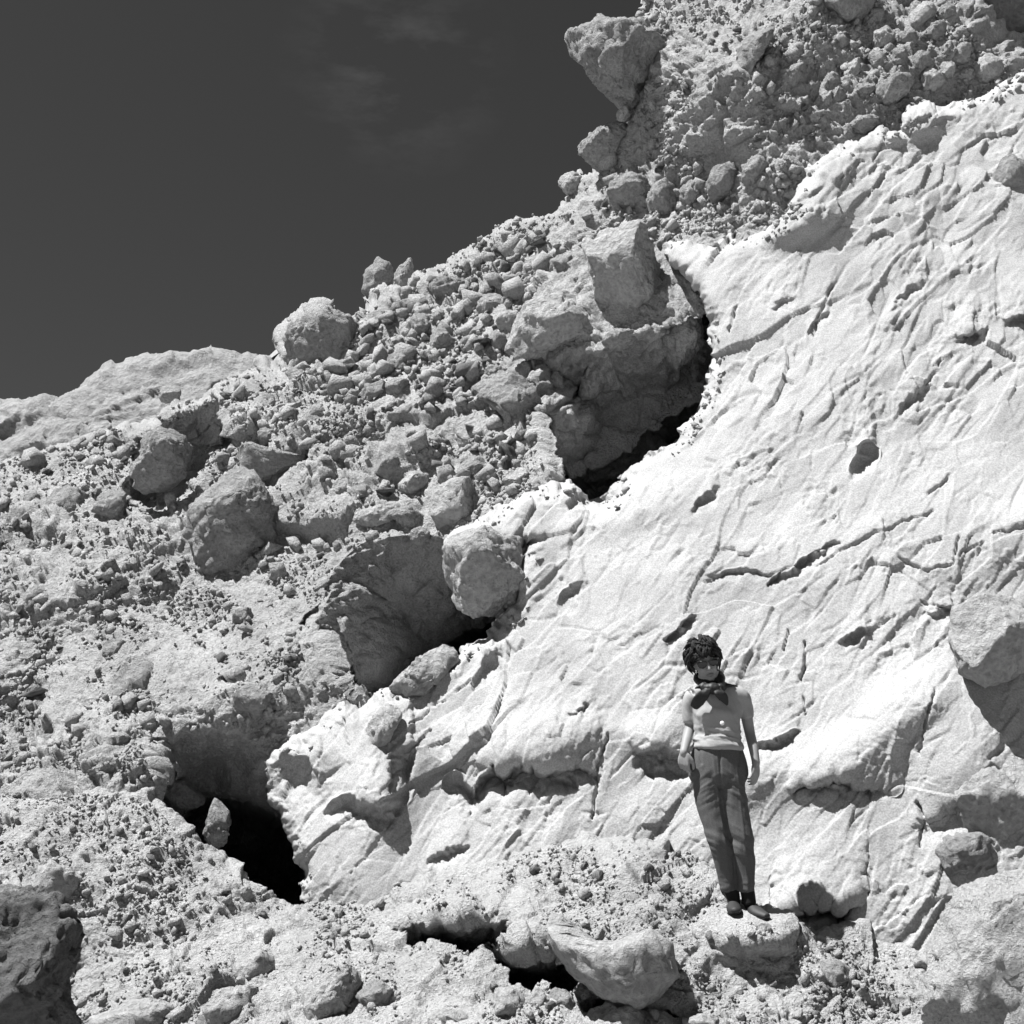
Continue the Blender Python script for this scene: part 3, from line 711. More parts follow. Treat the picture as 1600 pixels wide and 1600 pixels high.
B('half-lit bulging rock at the right side of the middle cave', [(694, 880), (704, 842), (760, 826), (812, 850), (812, 900), (798, 950), (770, 978), (738, 956), (708, 936), (694, 910)], CL, M_PALE, .8, .1, 5, planes=4, rough=.9, d=10.6, face=(.1, -.55, .8, .45))
B('long pale boulder lying tilted on the cliff edge below the middle cave', [(606, 1092), (618, 1064), (650, 1036), (690, 1008), (712, 1012), (710, 1036), (680, 1066), (650, 1092), (625, 1108)], CL, M_PALE, .9, .3, 5, planes=7, rough=.8)
B('elongated pale boulder wedged in the cliff edge under the long tilted one', [(566, 1180), (572, 1140), (590, 1108), (614, 1100), (628, 1116), (612, 1146), (590, 1186), (576, 1190)], CL, M_PALE, .9, .3, 4, rough=.8)
# left slope
B('white flat-topped stone on the left rubble slope', [(421, 640), (445, 632), (478, 628), (483, 645), (466, 658), (440, 664), (428, 654)], SL, M_PALE, .9, .45, 4, rough=.5)
B('broad grey boulder just below the white flat-topped stone', [(438, 692), (450, 668), (480, 652), (504, 654), (524, 680), (520, 702), (480, 704)], SL, M_BOULDER, .9, .4, 4)
B('small dark stone left of the broad grey boulder', (420, 682, 38, 34, 0), SL, M_DARK)
B('long smooth hump of rock with a shadow along its right end', [(345, 722), (360, 702), (392, 694), (430, 708), (480, 710), (508, 716), (480, 730), (440, 742), (410, 756), (380, 748)], SL, M_BOULDER, .7, .35, 4, rough=.6)
B('huge angular dark-faced boulder standing out of the left slope', [(296, 826), (310, 784), (340, 738), (362, 730), (392, 752), (428, 790), (447, 818), (440, 848), (415, 880), (380, 896), (350, 912), (326, 884), (312, 850)], SL, M_BOULDER, .95, .45, 5, planes=8, face=(.25, -.45, .85, .5))
B('leaning oval boulder inside the dark hollow on the left', [(213, 730), (222, 690), (246, 666), (274, 672), (296, 700), (284, 738), (256, 768), (228, 772), (214, 756)], SL, M_BOULDER, .9, .1, 5, d=13.1)
B('pale knob of rock at the top of the dark hollow', (266, 620, 36, 34, 20), SL, M_BOULDER)
B('squared boulder on the left slope below the dark hollow', [(64, 800), (70, 775), (100, 757), (130, 770), (134, 800), (130, 828), (92, 832), (72, 822)], SL, M_BOULDER, .9, .4, 4)
B('pale boulder right of the squared one on the left slope', (176, 792, 60, 58, 20), SL, M_BOULDER, .9, .4)
B('narrow boulder left of the squared one on the left slope', (46, 790, 34, 56, 80), SL, M_BOULDER)
B('low smooth boulder near the left edge of the slope', (42, 862, 48, 32, 10), SL, M_BOULDER)
B('dark stone among the rubble beneath the hill', (150, 730, 50, 28, 10), SL, M_DARK)
B('stone beneath the hill right of the dark one', (118, 746, 50, 28, 0), SL, M_BOULDER)
B('squat stone on the slope above the lower left cave', [(366, 1088), (384, 1070), (410, 1068), (424, 1090), (418, 1118), (394, 1124), (372, 1110)], SL, M_BOULDER, 1.0, .5, 4)
B('small block on the slope under the huge angular boulder', (382, 968, 36, 36, 30), SL, M_BOULDER)
B('cube-like stone with a dark side low on the left slope', (182, 1020, 42, 46, 20), SL, M_BOULDER, 1.0, .5)
B('smooth elongated pale rock face beside the lower left cave', [(196, 1150), (170, 1090), (172, 1040), (210, 1012), (250, 1018), (252, 1060), (236, 1110), (232, 1150), (214, 1168)], SL, M_BOULDER, .5, .2, 4, rough=.6)
B('pair-like lumpy stone at the left edge of the lower slope', (72, 1166, 66, 40, 10), SL, M_BOULDER)
B('smooth shaded block hanging at the mouth of the lower left cave', [(243, 1236), (256, 1212), (290, 1214), (318, 1236), (320, 1258), (290, 1262), (262, 1256)], SL, M_BOULDER, .9, .1, 4, d=10.5, rough=.5)
B('upright stone standing in the black lower left cave', (338, 1296, 34, 96, 84), SL, M_BOULDER, d=10.15, rough=.8)
# cliff outcrops
B('big squared outcrop with a lit face jutting from the cliff at the right edge', [(1494, 1000), (1502, 956), (1540, 934), (1584, 940), (1610, 980), (1606, 1030), (1576, 1052), (1536, 1066), (1506, 1048)], CL, M_PALE, 1.3, .7, 5, planes=-9, rough=.45, face=(-.3, .42, .85, .62))
B('oval grey rock set in the cliff near the upper right edge', [(1552, 280), (1566, 240), (1590, 236), (1612, 280), (1606, 320), (1572, 318), (1556, 300)], CL, M_BOULDER, .6, .2, 4, rough=.6)
B('jutting grey outcrop low in the cliff at the right edge', [(1450, 1270), (1476, 1216), (1540, 1180), (1620, 1180), (1640, 1260), (1590, 1290), (1530, 1310), (1480, 1320)], CL, M_PALE, .5, .2, 5, planes=8)
B('dark broken rock beneath the jutting outcrop at the right edge', (1500, 1335, 100, 60, 30), CL, M_DARK, .8, .3)
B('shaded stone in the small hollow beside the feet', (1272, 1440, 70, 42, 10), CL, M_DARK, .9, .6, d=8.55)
# foot of the cliff
B('large white curved rock lying on the gravel bank in front', [(864, 1450), (876, 1430), (900, 1446), (926, 1474), (965, 1474), (1010, 1456), (1040, 1476), (1048, 1520), (1020, 1550), (985, 1566), (940, 1548), (900, 1520), (872, 1482)], GB, M_PALE, 1.1, .8, 5, planes=-13, rough=.12, face=(-.1, .85, .5, .62))
B('round grey boulder in the gravel below and right of the person', (1303, 1525, 60, 46, 0), GB, M_BOULDER, .9, .4, 4, rough=.6)
B('small white stone at the toe of the dark shoe', (1192, 1452, 28, 24, 0), GB, M_PALE, 1.0, .5, 3)
B('pale stone lying right of the dark shoe', (1246, 1450, 32, 18, 10), GB, M_PALE, 1.0, .5, 3)
B('white stone standing right of the small hollow', (1338, 1434, 30, 34, 40), GB, M_PALE, 1.0, .5, 3)
B('dark embedded stone left of the person on the gravel mound', (993, 1410, 20, 26, 80), GB, M_DARK, .9, .4, 3)
B('low grey boulder in the gravel mound near its crest', (1030, 1350, 40, 50, 70), GB, M_BOULDER, .8, .3, 4)
B('rounded pale boulder on the left of the gravel bank', [(363, 1530), (368, 1500), (398, 1482), (424, 1500), (428, 1524), (408, 1544), (376, 1544)], GB, M_PALE, .9, .85, 4, rough=.6)
B('wide tilted slab of pale rock at the bottom of the bank', [(458, 1590), (466, 1562), (500, 1532), (540, 1510), (566, 1512), (566, 1540), (540, 1568), (520, 1600), (480, 1606)], GB, M_PALE, .7, .85, 5, rough=.7)
B('pale split rock with a dark face at the bottom left', [(310, 1590), (340, 1556), (370, 1544), (402, 1548), (396, 1576), (370, 1606), (320, 1610)], GB, M_PALE, .9, .85, 4)
B('flat smooth rock at the bottom left beside the dark foreground rock', [(130, 1600), (160, 1572), (210, 1566), (262, 1570), (310, 1580), (312, 1615), (220, 1630), (140, 1625)], GB, M_PALE, .7, .85, 4, rough=.4)
B('smooth oval stone sitting on the flat rock at the bottom left', (228, 1574, 62, 30, 0), GB, M_BOULDER, .9, .9, 4, rough=.4)
B('rounded stone above the flat rock at the bottom left', (124, 1506, 48, 28, 0), GB, M_BOULDER, .9, .4, 3, rough=.6)
B('pale stone between the dark foreground rock and the flat rock', (148, 1552, 60, 34, 10), GB, M_PALE, .9, .4, 3)
B('white crumbly mound behind the dark foreground rock', [(38, 1398), (44, 1370), (80, 1350), (116, 1354), (132, 1376), (124, 1400), (86, 1408)], GB, M_PALE, .9, .3, 4)
B('round stone on top of the dark foreground rock', (14, 1402, 60, 44, 0), GB, M_BOULDER, .9, .5, 4, d=6.2, rough=.6)
B('faceted pale stone under the overhang at the bottom centre', (792, 1570, 66, 54, 20), GB, M_PALE, .9, .85, 4)
B('upright pale stone in the middle of the group under the overhang', (840, 1572, 36, 52, 76), GB, M_PALE, .9, .4, 4)
B('grey stone third in the group under the overhang', (872, 1564, 44, 40, 30), GB, M_BOULDER, .9, .4, 4)
B('grey leaning stone under the white curved rock', (912, 1560, 40, 62, 64), GB, M_BOULDER, .9, .3, 4)
B('broad white rock cut by the bottom edge of the picture', [(880, 1612), (900, 1584), (950, 1572), (1010, 1584), (1040, 1604), (1020, 1640), (920, 1640)], GB, M_PALE, .8, .5, 4, rough=.6)
B('second white rock at the bottom edge right of the broad one', (1104, 1606, 90, 40, 5), GB, M_PALE, .8, .5, 4, rough=.6)
B('pale boulder at the bottom edge left of the stone group', (700, 1596, 70, 40, 10), GB, M_PALE, .8, .4, 4)
B('rounded lump of rock at the bottom between slab and stone group', (590, 1560, 60, 50, 0), GB, M_BOULDER, .8, .3, 4)
B('large rough grey rock filling the bottom right corner', [(1458, 1580), (1474, 1500), (1500, 1425), (1546, 1378), (1620, 1340), (1700, 1360), (1740, 1500), (1720, 1660), (1560, 1680), (1450, 1640)], GB, M_GROUND, .6, .2, 6, planes=0, rough=.55, d=7.1)
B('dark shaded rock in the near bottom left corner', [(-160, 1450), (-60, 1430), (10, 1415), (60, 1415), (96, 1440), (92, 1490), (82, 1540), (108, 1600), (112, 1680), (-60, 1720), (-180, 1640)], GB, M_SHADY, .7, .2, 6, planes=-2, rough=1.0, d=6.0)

# ------------------------------------------------------------------ the person
def plain_mat(name, base, rough=.9, var=.15, scale=90, bump=.2, spec=.2, dist=.004):
    m = bpy.data.materials.new(name); m.use_nodes = True
    nt = m.node_tree; N = nt.nodes.new; L = nt.links.new
    b = nt.nodes['Principled BSDF']; b.inputs['Roughness'].default_value = rough; b.inputs['Specular IOR Level'].default_value = spec
    t = N('ShaderNodeTexCoord'); a = N('ShaderNodeTexNoise'); a.inputs['Scale'].default_value = scale; a.inputs['Detail'].default_value = 3
    r = N('ShaderNodeMapRange'); r.inputs[1].default_value = .3; r.inputs[2].default_value = .7; r.inputs[3].default_value = base * (1 - var); r.inputs[4].default_value = base * (1 + var)
    L(t.outputs['Object'], a.inputs[0]); L(a.outputs[0], r.inputs[0]); L(r.outputs[0], b.inputs['Base Color'])
    if bump:
        bp = N('ShaderNodeBump'); bp.inputs['Strength'].default_value = bump; bp.inputs['Distance'].default_value = dist
        L(a.outputs[0], bp.inputs['Height']); L(bp.outputs[0], b.inputs['Normal'])
    return m
M_SKIN = plain_mat('skin', .20, .6, .06, 30, .05, .35)
M_KNIT = plain_mat('pale_knit', .25, .95, .08, 260, .3)
M_TWEED = plain_mat('grey_tweed', .078, .95, .35, 330, .4)
M_HAIR = plain_mat('dark_hair', .013, .75, .5, 90, .3, .2, .01)
M_SCARF = plain_mat('dark_silk', .010, .55, .2, 60, .1, .3)
M_SOCK = plain_mat('black_knit', .012, .9, .2, 200, .2)
M_SHOE = plain_mat('dark_leather', .012, .68, .2, 60, .1, .5)
M_LENS = plain_mat('dark_lens', .004, .12, .05, 10, 0, .5)
M_LIP = plain_mat('lips', .14, .5, .05, 30, 0, .3)
M_WHITE = plain_mat('white_enamel', .7, .3, .03, 30, 0, .5)

Y0 = 8.32
def pt(px, py, y=0.0):
    a = (px - 800) / FOCAL; b = (800 - py) / FOCAL
    d = (Y0 + y) / (CF[1] + b * CU[1])
    return d * (CF + a * CR + b * CU)
BASE = pt(1160, 1432)
person = bpy.data.objects.new('person', None); COL.objects.link(person)
person.location = BASE
tag(person, 'person in pale short-sleeved top, dark scarf, sunglasses and grey trousers standing by the cliff', 'person')
def lp(px, py, y=0.0): return pt(px, py, y) - BASE

def tube(parts, pts, radii, segs=20):
    """closed tapered limb through pts; radii (across, deep)"""
    pts = [np.asarray(p, float) for p in pts]
    # insert points for a smooth run
    n = len(pts); T = np.arange(n); tt = np.linspace(0, n - 1, (n - 1) * 5 + 1)
    P = np.array(pts); R = np.array([(r, r) if np.isscalar(r) else r for r in radii], float)
    def cr(A, t):
        i = min(int(t), n - 2); f = t - i
        p0, p1, p2, p3 = A[max(i - 1, 0)], A[i], A[i + 1], A[min(i + 2, n - 1)]
        return .5 * (2 * p1 + (p2 - p0) * f + (2 * p0 - 5 * p1 + 4 * p2 - p3) * f * f + (3 * p1 - p0 - 3 * p2 + p3) * f ** 3)
    PP = np.array([cr(P, t) for t in tt]); RR = np.array([cr(R, t) for t in tt]).clip(.001)
    V, F = [], []
    th = np.arange(segs) * 2 * np.pi / segs
    for k in range(len(PP)):
        t = PP[min(k + 1, len(PP) - 1)] - PP[max(k - 1, 0)]; t /= np.linalg.norm(t) + 1e-12
        ref = np.array([1.0, 0, 0]) if abs(t[0]) < .85 else np.array([0, 0, 1.0])
        a = ref - ref @ t * t; a /= np.linalg.norm(a); b = np.cross(t, a)
        V.append(PP[k] + np.outer(np.cos(th) * RR[k, 0], a) + np.outer(np.sin(th) * RR[k, 1], b))
    m = len(PP)
    ends = [PP[0] + (PP[0] - PP[1]) / (np.linalg.norm(PP[0] - PP[1]) + 1e-9) * RR[0].min() * .5, PP[-1] + (PP[-1] - PP[-2]) / (np.linalg.norm(PP[-1] - PP[-2]) + 1e-9) * RR[-1].min() * .5]
    for k in range(m - 1):
        for q in range(segs):
            a, b = k * segs + q, k * segs + (q + 1) % segs
            F.append((a, b, b + segs)); F.append((a, b + segs, a + segs))
    for q in range(segs):
        F.append(((q + 1) % segs, q, m * segs)); F.append(((m - 1) * segs + q, (m - 1) * segs + (q + 1) % segs, m * segs + 1))
    parts.append((np.vstack(V + [np.array(ends)]), np.array(F)))

def ell(parts, c, r, rot=None, sub=3):
    n, f = ico(sub)
    v = n * np.asarray(r)
    if rot is not None: v = v @ np.array(rot).T
    parts.append((v + np.asarray(c), f))

def fuse(name, parts, mat, parent, voxel=.006, smooth_it=4, shape=None, smooth_shade=True):
    """union of overlapping pieces into one continuous skin"""
    V, F, b = [], [], 0
    for v, f in parts: V.append(v); F.append(f + b); b += len(v)
    o = mesh_from(name, np.vstack(V), np.vstack(F), mat)
    m = o.modifiers.new('r', 'REMESH'); m.mode = 'VOXEL'; m.voxel_size = voxel
    if smooth_it:
        q = o.modifiers.new('s', 'SMOOTH'); q.factor = .5; q.iterations = smooth_it
    dg = bpy.context.evaluated_depsgraph_get()
    me = bpy.data.meshes.new_from_object(o.evaluated_get(dg))
    old = o.data
    o.modifiers.clear(); o.data = me; bpy.data.meshes.remove(old); me.name = name
    n = len(me.vertices); co = np.empty(n * 3, F32); me.vertices.foreach_get('co', co); co = co.reshape(-1, 3)
    if shape is not None:
        nr = np.empty(n * 3, F32); me.vertices.foreach_get('normal', nr); nr = nr.reshape(-1, 3)
        co = co + nr * shape(co)[:, None]
        me.vertices.foreach_set('co', np.ascontiguousarray(co, F32).ravel()); me.update()
    me.polygons.foreach_set('use_smooth', np.full(len(me.polygons), smooth_shade))
    if not me.materials: me.materials.append(mat)
    o.parent = parent
    return o

TILT = math.radians(14)                       # head leans towards the left of the picture
HR = np.array(Matrix.Rotation(-TILT, 3, 'Y')) @ np.array(Matrix.Rotation(math.radians(15), 3, 'X'))
HC = lp(1101.5, 1035, .0)
def hd(x, y, z): return HC + HR @ np.array([x, y, z])
skin = []
ell(skin, hd(0, .012, .025), (.074, .092, .096), HR)              # skull
ell(skin, hd(0, -.022, -.035), (.060, .066, .078), HR)            # face
ell(skin, hd(0, -.058, -.092), (.030, .026, .024), HR)            # chin
tube(skin, [hd(-.052, -.015, -.065), hd(-.02, -.05, -.095), hd(.02, -.05, -.095), hd(.052, -.015, -.065)], [.018, .020, .020, .018], 10)   # jaw
tube(skin, [hd(0, -.088, .012), hd(0, -.104, -.022), hd(0, -.108, -.032)], [.008, .011, .012], 10)     # nose
ell(skin, hd(-.009, -.094, -.034), (.009, .009, .007), HR, 2); ell(skin, hd(.009, -.094, -.034), (.009, .009, .007), HR, 2)
for sgn in (-1, 1):
    ell(skin, hd(sgn * .075, .008, -.012), (.010, .018, .030), HR, 2)   # ear
    ell(skin, hd(sgn * .034, -.062, -.028), (.020, .018, .018), HR, 2)  # cheek
    tube(skin, [hd(sgn * .012, -.082, .022), hd(sgn * .034, -.080, .028), hd(sgn * .056, -.062, .022)], [.007, .008, .006], 8)   # brow
NECK = [hd(0, .022, -.06), lp(1108, 1064, .02), lp(1113, 1080, .02)]
tube(skin, NECK, [.050, .049, .058], 16)
tube(skin, [lp(1113, 1078, .02), lp(1117, 1100, .02), lp(1120, 1130, .02)], [(.07, .06), (.12, .075), (.11, .07)], 20)
# arms: her right arm is on the left of the picture
ARM_A = [lp(1080, 1094, .03), lp(1078, 1114, .045), lp(1077.5, 1137, .05), lp(1073, 1156, .0), lp(1068.5, 1174, -.06)]
tube(skin, ARM_A, [.040, .037, .032, .030, .024], 16)
ARM_B = [lp(1161, 1092, .03), lp(1166, 1116, .05), lp(1171.5, 1145, .055), lp(1177, 1168, .0), lp(1181, 1190, -.03)]
tube(skin, ARM_B, [.040, .037, .032, .030, .024], 16)
def hand(wrist, axis, palm_n, thumb_side, curl):
    """palm, four bent fingers of different lengths and a thumb from the side of the palm"""
    ax = np.array(axis, float); ax /= np.linalg.norm(ax)
    pn = np.array(palm_n, float); pn -= pn @ ax * ax; pn /= np.linalg.norm(pn)
    sd = np.cross(ax, pn) * thumb_side
    w = np.asarray(wrist)
    kn = w + ax * .088
    ell(skin, w + ax * .006, (.026, .026, .030), None, 2)
    for k in range(4):                                                # palm as four blended rays
        o = sd * (.027 - .0185 * k)
        tube(skin, [w + o * .3, w + ax * .045 + o * .85, kn + o - ax * (.004 * k if k > 1 else .002)], [.014, .0150, .0105], 10)
        Lf = (.068, .076, .070, .056)[k]; r = (.0082, .0084, .0082, .0074)[k]
        p0 = kn + o - ax * (.004 * k if k > 1 else .002); c = curl + .12 * k; d1 = ax * math.cos(c * .5) + pn * math.sin(c * .5); d2 = ax * math.cos(c * 1.2) + pn * math.sin(c * 1.2); d3 = ax * math.cos(c * 1.9) + pn * math.sin(c * 1.9)
        p1 = p0 + d1 * Lf * .46; p2 = p1 + d2 * Lf * .32; p3 = p2 + d3 * Lf * .22
        tube(skin, [p0, p1, p2, p3], [r, r * .95, r * .86, r * .7], 9)
    t0 = w + ax * .022 + sd * .022; t1 = w + ax * .055 + sd * .046 + pn * .012; t2 = t1 + ax * .030 + sd * .004 + pn * .010; t3 = t2 + ax * .022 - sd * .004 + pn * .006
    tube(skin, [t0, t1, t2, t3], [.014, .0125, .0105, .008], 9)
hand(ARM_A[-1], lp(1069, 1197, -.05) - lp(1068.5, 1174, -.05), (.5, .85, 0), 1, 1.15)
hand(ARM_B[-1], lp(1180, 1230, -.03) - lp(1181, 1190, -.03), (-.75, .6, 0), 1, .65)
tube(skin, [lp(1120, 1120, .02), lp(1121, 1160, .01), lp(1122, 1200, .02)], [(.10, .06), (.10, .06), (.12, .07)], 18)
tube(skin, [lp(1107, 1205, .015), lp(1115, 1280, .0), lp(1123, 1312, -.01), lp(1136, 1372, .025), lp(1141, 1385, .03)], [.065, .05, .045, .038, .04], 14)
tube(skin, [lp(1140, 1205, .015), lp(1152, 1280, -.01), lp(1159, 1312, -.02), lp(1164.5, 1372, .0), lp(1167, 1385, .0)], [.065, .05, .045, .038, .04], 14)
tube(skin, [lp(1140, 1372, .03), lp(1144, 1392, .03), lp(1146, 1408, .035)], [.045, .040, .036], 14)
tube(skin, [lp(1166, 1372, .0), lp(1168, 1392, .0), lp(1170, 1408, .005)], [.045, .040, .036], 14)
body = fuse('body', skin, M_SKIN, person, .0048, 3)
lips = []
tube(lips, [hd(-.024, -.080, -.066), hd(-.010, -.091, -.063), hd(0, -.0925, -.0645), hd(.010, -.091, -.063), hd(.024, -.080, -.066)], [.003, .0055, .005, .0055, .003], 8)
tube(lips, [hd(-.022, -.080, -.068), hd(0, -.091, -.0735), hd(.022, -.080, -.068)], [.003, .007, .003], 8)
fuse('lips', lips, M_LIP, body, .002, 2)

# hair: short tousled curls, fuller at the sides
hair = []
rg = np.random.default_rng(8)
ell(hair, hd(0, .032, .036), (.084, .090, .104), HR)
for k in range(330):
    th = rg.uniform(-math.pi, math.pi); ph0 = rg.uniform(-.1, 1.5); span = rg.uniform(.45, .95); tw = rg.normal() * .45
    lift = rg.uniform(1.0, 1.24); flick = rg.uniform(-.2, .22)
    pts = []
    for q in range(5):
        f = q / 4; ph = max(ph0 - span * f, -.95); t2 = th + tw * f + .05 * math.sin(4 * f + k)
        x, y, z = math.cos(ph) * math.sin(t2), -math.cos(ph) * math.cos(t2), math.sin(ph)
        rr = (.93 + (lift - .93) * math.sin(min(1, f * 1.6) * 1.57)) + .025 * math.sin(4 * f + 1.7 * k) * f + flick * f ** 4
        pts.append(np.array([x * .090, y * .098 + .022, z * .108 + .030]) * rr)
    while len(pts) > 2 and pts[-1][1] < -.040 and pts[-1][2] < .040 and abs(pts[-1][0]) < .085: pts.pop()      # keep the face open
    if pts[-1][1] < -.040 and pts[-1][2] < .040 and abs(pts[-1][0]) < .085: continue
    r = rg.uniform(.006, .013)
    tube(hair, [hd(*p) for p in pts], [r * (.8, 1, .9, .6, .15)[min(q, 4)] for q in range(len(pts))], 5)
V_, F_, b_ = [], [], 0
for v, f in hair: V_.append(v); F_.append(f + b_); b_ += len(v)
mesh_from('hair', np.vstack(V_), np.vstack(F_), M_HAIR, False, person)

gl = bpy.data.objects.new('sunglasses', None); COL.objects.link(gl); gl.parent = person; gl.location = HC
frame = []
for sgn in (-1, 1):
    lens = []
    ell(lens, hd(sgn * .034, -.093, .006), (.031, .007, .024), HR @ np.array(Matrix.Rotation(sgn * .18, 3, 'Z')), 3)
    o = fuse('lens', lens, M_LENS, gl, .0025, 1); o.location = -HC
    tube(frame, [hd(sgn * .008, -.099, .016), hd(sgn * .034, -.0985, .027), hd(sgn * .064, -.083, .022), hd(sgn * .074, -.06, .016), hd(sgn * .079, .0, .006)], [.0038, .0042, .005, .004, .003], 8)
    tube(frame, [hd(sgn * .008, -.099, .014), hd(sgn * .014, -.099, -.006), hd(sgn * .034, -.098, -.016), hd(sgn * .056, -.088, -.006), hd(sgn * .063, -.083, .02)], [.0028] * 5, 8)
tube(frame, [hd(-.012, -.100, .014), hd(0, -.103, .016), hd(.012, -.100, .014)], [.0032] * 3, 8)
o = fuse('frame', frame, M_LENS, gl, .002, 1); o.location = -HC

# knitted top
top = []
tube(top, [lp(1113, 1074, .02), lp(1116, 1086, .02), lp(1118.5, 1102, .02), lp(1120, 1122, .012), lp(1121.5, 1142, .01), lp(1122, 1158, .01), lp(1122, 1168, .01), lp(1122, 1171, .01)],
     [(.075, .062), (.135, .078), (.152, .090), (.144, .102), (.140, .100), (.148, .110), (.156, .118), (.154, .115)], 28)
ell(top, lp(1121, 1117, -.034), (.125, .060, .066))
tube(top, [lp(1112, 1086, .025), lp(1095, 1086, .028), lp(1082, 1092, .03), lp(1078, 1110, .042), lp(1077.5, 1129, .048)], [.055, .058, .056, .048, .042], 18)
tube(top, [lp(1120, 1084, .025), lp(1142, 1084, .028), lp(1158, 1089, .03), lp(1164.5, 1106, .042), lp(1167, 1121, .05)], [.055, .058, .056, .049, .044], 18)
def knit(c):
    z = c[:, 2]; zh = lp(1122, 1150)[2]
    w = np.exp(-((z - zh) / .055) ** 2)
    q = c * np.array([3.5, 3.5, 16], F32) + np.stack([0 * z, 0 * z, 2.2 * c[:, 0]], 1).astype(F32)
    hem = .004 * np.exp(-((z - lp(1122, 1168)[2]) / .02) ** 2)
    return .020 * w * fbm(q, 2.0, 3, .5, 3) + .012 * fbm(c * np.array([1.0, 1.0, .7], F32) + .6 * c[:, [2, 1, 0]], 8, 3, .55, 4) * smooth(.0, .09, np.abs(c[:, 0] - lp(1120, 1120)[0]) + .03) + hem
fuse('knitted_top', top, M_KNIT, person, .006, 12, knit)

# trousers
tr = []
tube(tr, [lp(1122, 1161, .01), lp(1122, 1170, .01), lp(1122, 1190, .015), lp(1122.5, 1212, .02), lp(1123, 1228, .02)], [(.128, .088), (.150, .104), (.172, .118), (.182, .122), (.150, .100)], 28)
tube(tr, [lp(1105, 1200, .015), lp(1107, 1240, .01), lp(1115, 1280, .0), lp(1123, 1312, -.015), lp(1131, 1345, .01), lp(1136, 1372, .025), lp(1138.5, 1391, .03)],
     [(.092, .105), (.090, .098), (.076, .084), (.067, .074), (.060, .068), (.052, .060), (.049, .056)], 22)
tube(tr, [lp(1140, 1200, .015), lp(1143, 1240, .005), lp(1152, 1280, -.015), lp(1159, 1312, -.03), lp(1163, 1345, -.01), lp(1164.5, 1372, .0), lp(1165, 1392, .0)],
     [(.088, .105), (.088, .098), (.074, .084), (.066, .075), (.062, .068), (.055, .060), (.051, .056)], 22)
zk = lp(1140, 1318)[2]; zc = lp(1123, 1232)[2]
def tweed(c):
    z = c[:, 2]; front = np.clip(-c[:, 1] / .06, -1, 1)
    q = c * np.array([5, 3, 17], F32)
    kn = np.exp(-((z - zk) / .09) ** 2); cr_ = np.exp(-((z - zc) / .10) ** 2); hm = np.exp(-((z - lp(1150, 1385)[2]) / .05) ** 2)
    q2 = q + np.stack([0 * z, 0 * z, 5 * np.abs(c[:, 0] - lp(1124, 1232)[0])], 1).astype(F32) * 2
    h = .014 * kn * fbm(q + np.stack([0 * z, 0 * z, 9 * c[:, 0]], 1).astype(F32), .8, 3, .5, 6) + .016 * cr_ * fbm(q2, 1.2, 2, .5, 7) + .008 * hm * fbm(q, 1.6, 2, .5, 8) + .007 * fbm(c * np.array([1, 1, .35], F32), 11, 3, .5, 9)
    seam = np.exp(-((c[:, 0] - lp(1121, 1190)[0]) / .006) ** 2) * (z > zc - .01) * (z < lp(1121, 1162)[2]) * (c[:, 1] < -.02)
    for x0, x1, z0, z1 in ((1110, 1140, 1180, 1388), (1146, 1166, 1180, 1388)):                       # pressed crease down each leg
        za, zb = lp(0, z0)[2], lp(0, z1)[2]; t = np.clip((za - z) / (za - zb), 0, 1)
        xa, xb = lp(x0, z0)[0], lp(x1, z1)[0]
        h = h + .003 * np.exp(-((c[:, 0] - (xa + (xb - xa) * t)) / .007) ** 2) * (z < za) * (c[:, 1] < -.02)
    for (xa, ya), (xb, yb) in (((1088, 1166), (1094, 1196)), ((1156, 1168), (1152, 1198))):                # slanted pocket edges
        A, Bq = lp(xa, ya), lp(xb, yb); t = np.clip((A[2] - z) / (A[2] - Bq[2]), 0, 1)
        h = h - .007 * np.exp(-((c[:, 0] - (A[0] + (Bq[0] - A[0]) * t)) / .006) ** 2) * (z < A[2]) * (z > Bq[2]) * (c[:, 1] < 0)
    return h - .008 * seam
fuse('trousers', tr, M_TWEED, person, .006, 3, tweed)
# socks and shoes
so = []; tube(so, [lp(1140, 1384, .03), lp(1144.5, 1396, .03), lp(1146, 1412, .03)], [.046, .0415, .042], 16); fuse('sock', so, M_SOCK, person, .005, 2)
so = []; tube(so, [lp(1166, 1384, .0), lp(1168.5, 1396, .0), lp(1170.5, 1412, .0)], [.047, .042, .043], 16); fuse('sock', so, M_SOCK, person, .005, 2)
def shoe(heel, ball, toe):
    sh = []
    heel, ball, toe = (np.asarray(v) for v in (heel, ball, toe))
    tube(sh, [heel, heel * .6 + ball * .4, ball, toe], [(.033, .036), (.038, .042), (.043, .030), (.024, .018)], 16)
    o = fuse('shoe', sh, M_SHOE, person, .005, 3)
    sl = []; dn = np.array([0, 0, -.024])
    tube(sl, [heel + dn, heel * .5 + ball * .5 + dn, ball + dn * .9, toe + dn * .5], [(.034, .008), (.034, .008), (.044, .008), (.022, .007)], 12)
    fuse('sole', sl, M_SOCK, o, .004, 1)
shoe(lp(1145, 1415, .06), lp(1147, 1421, -.06), lp(1149, 1423, -.14))
shoe(lp(1169, 1417, .05), lp(1184, 1426, -.06), lp(1199, 1432, -.13))
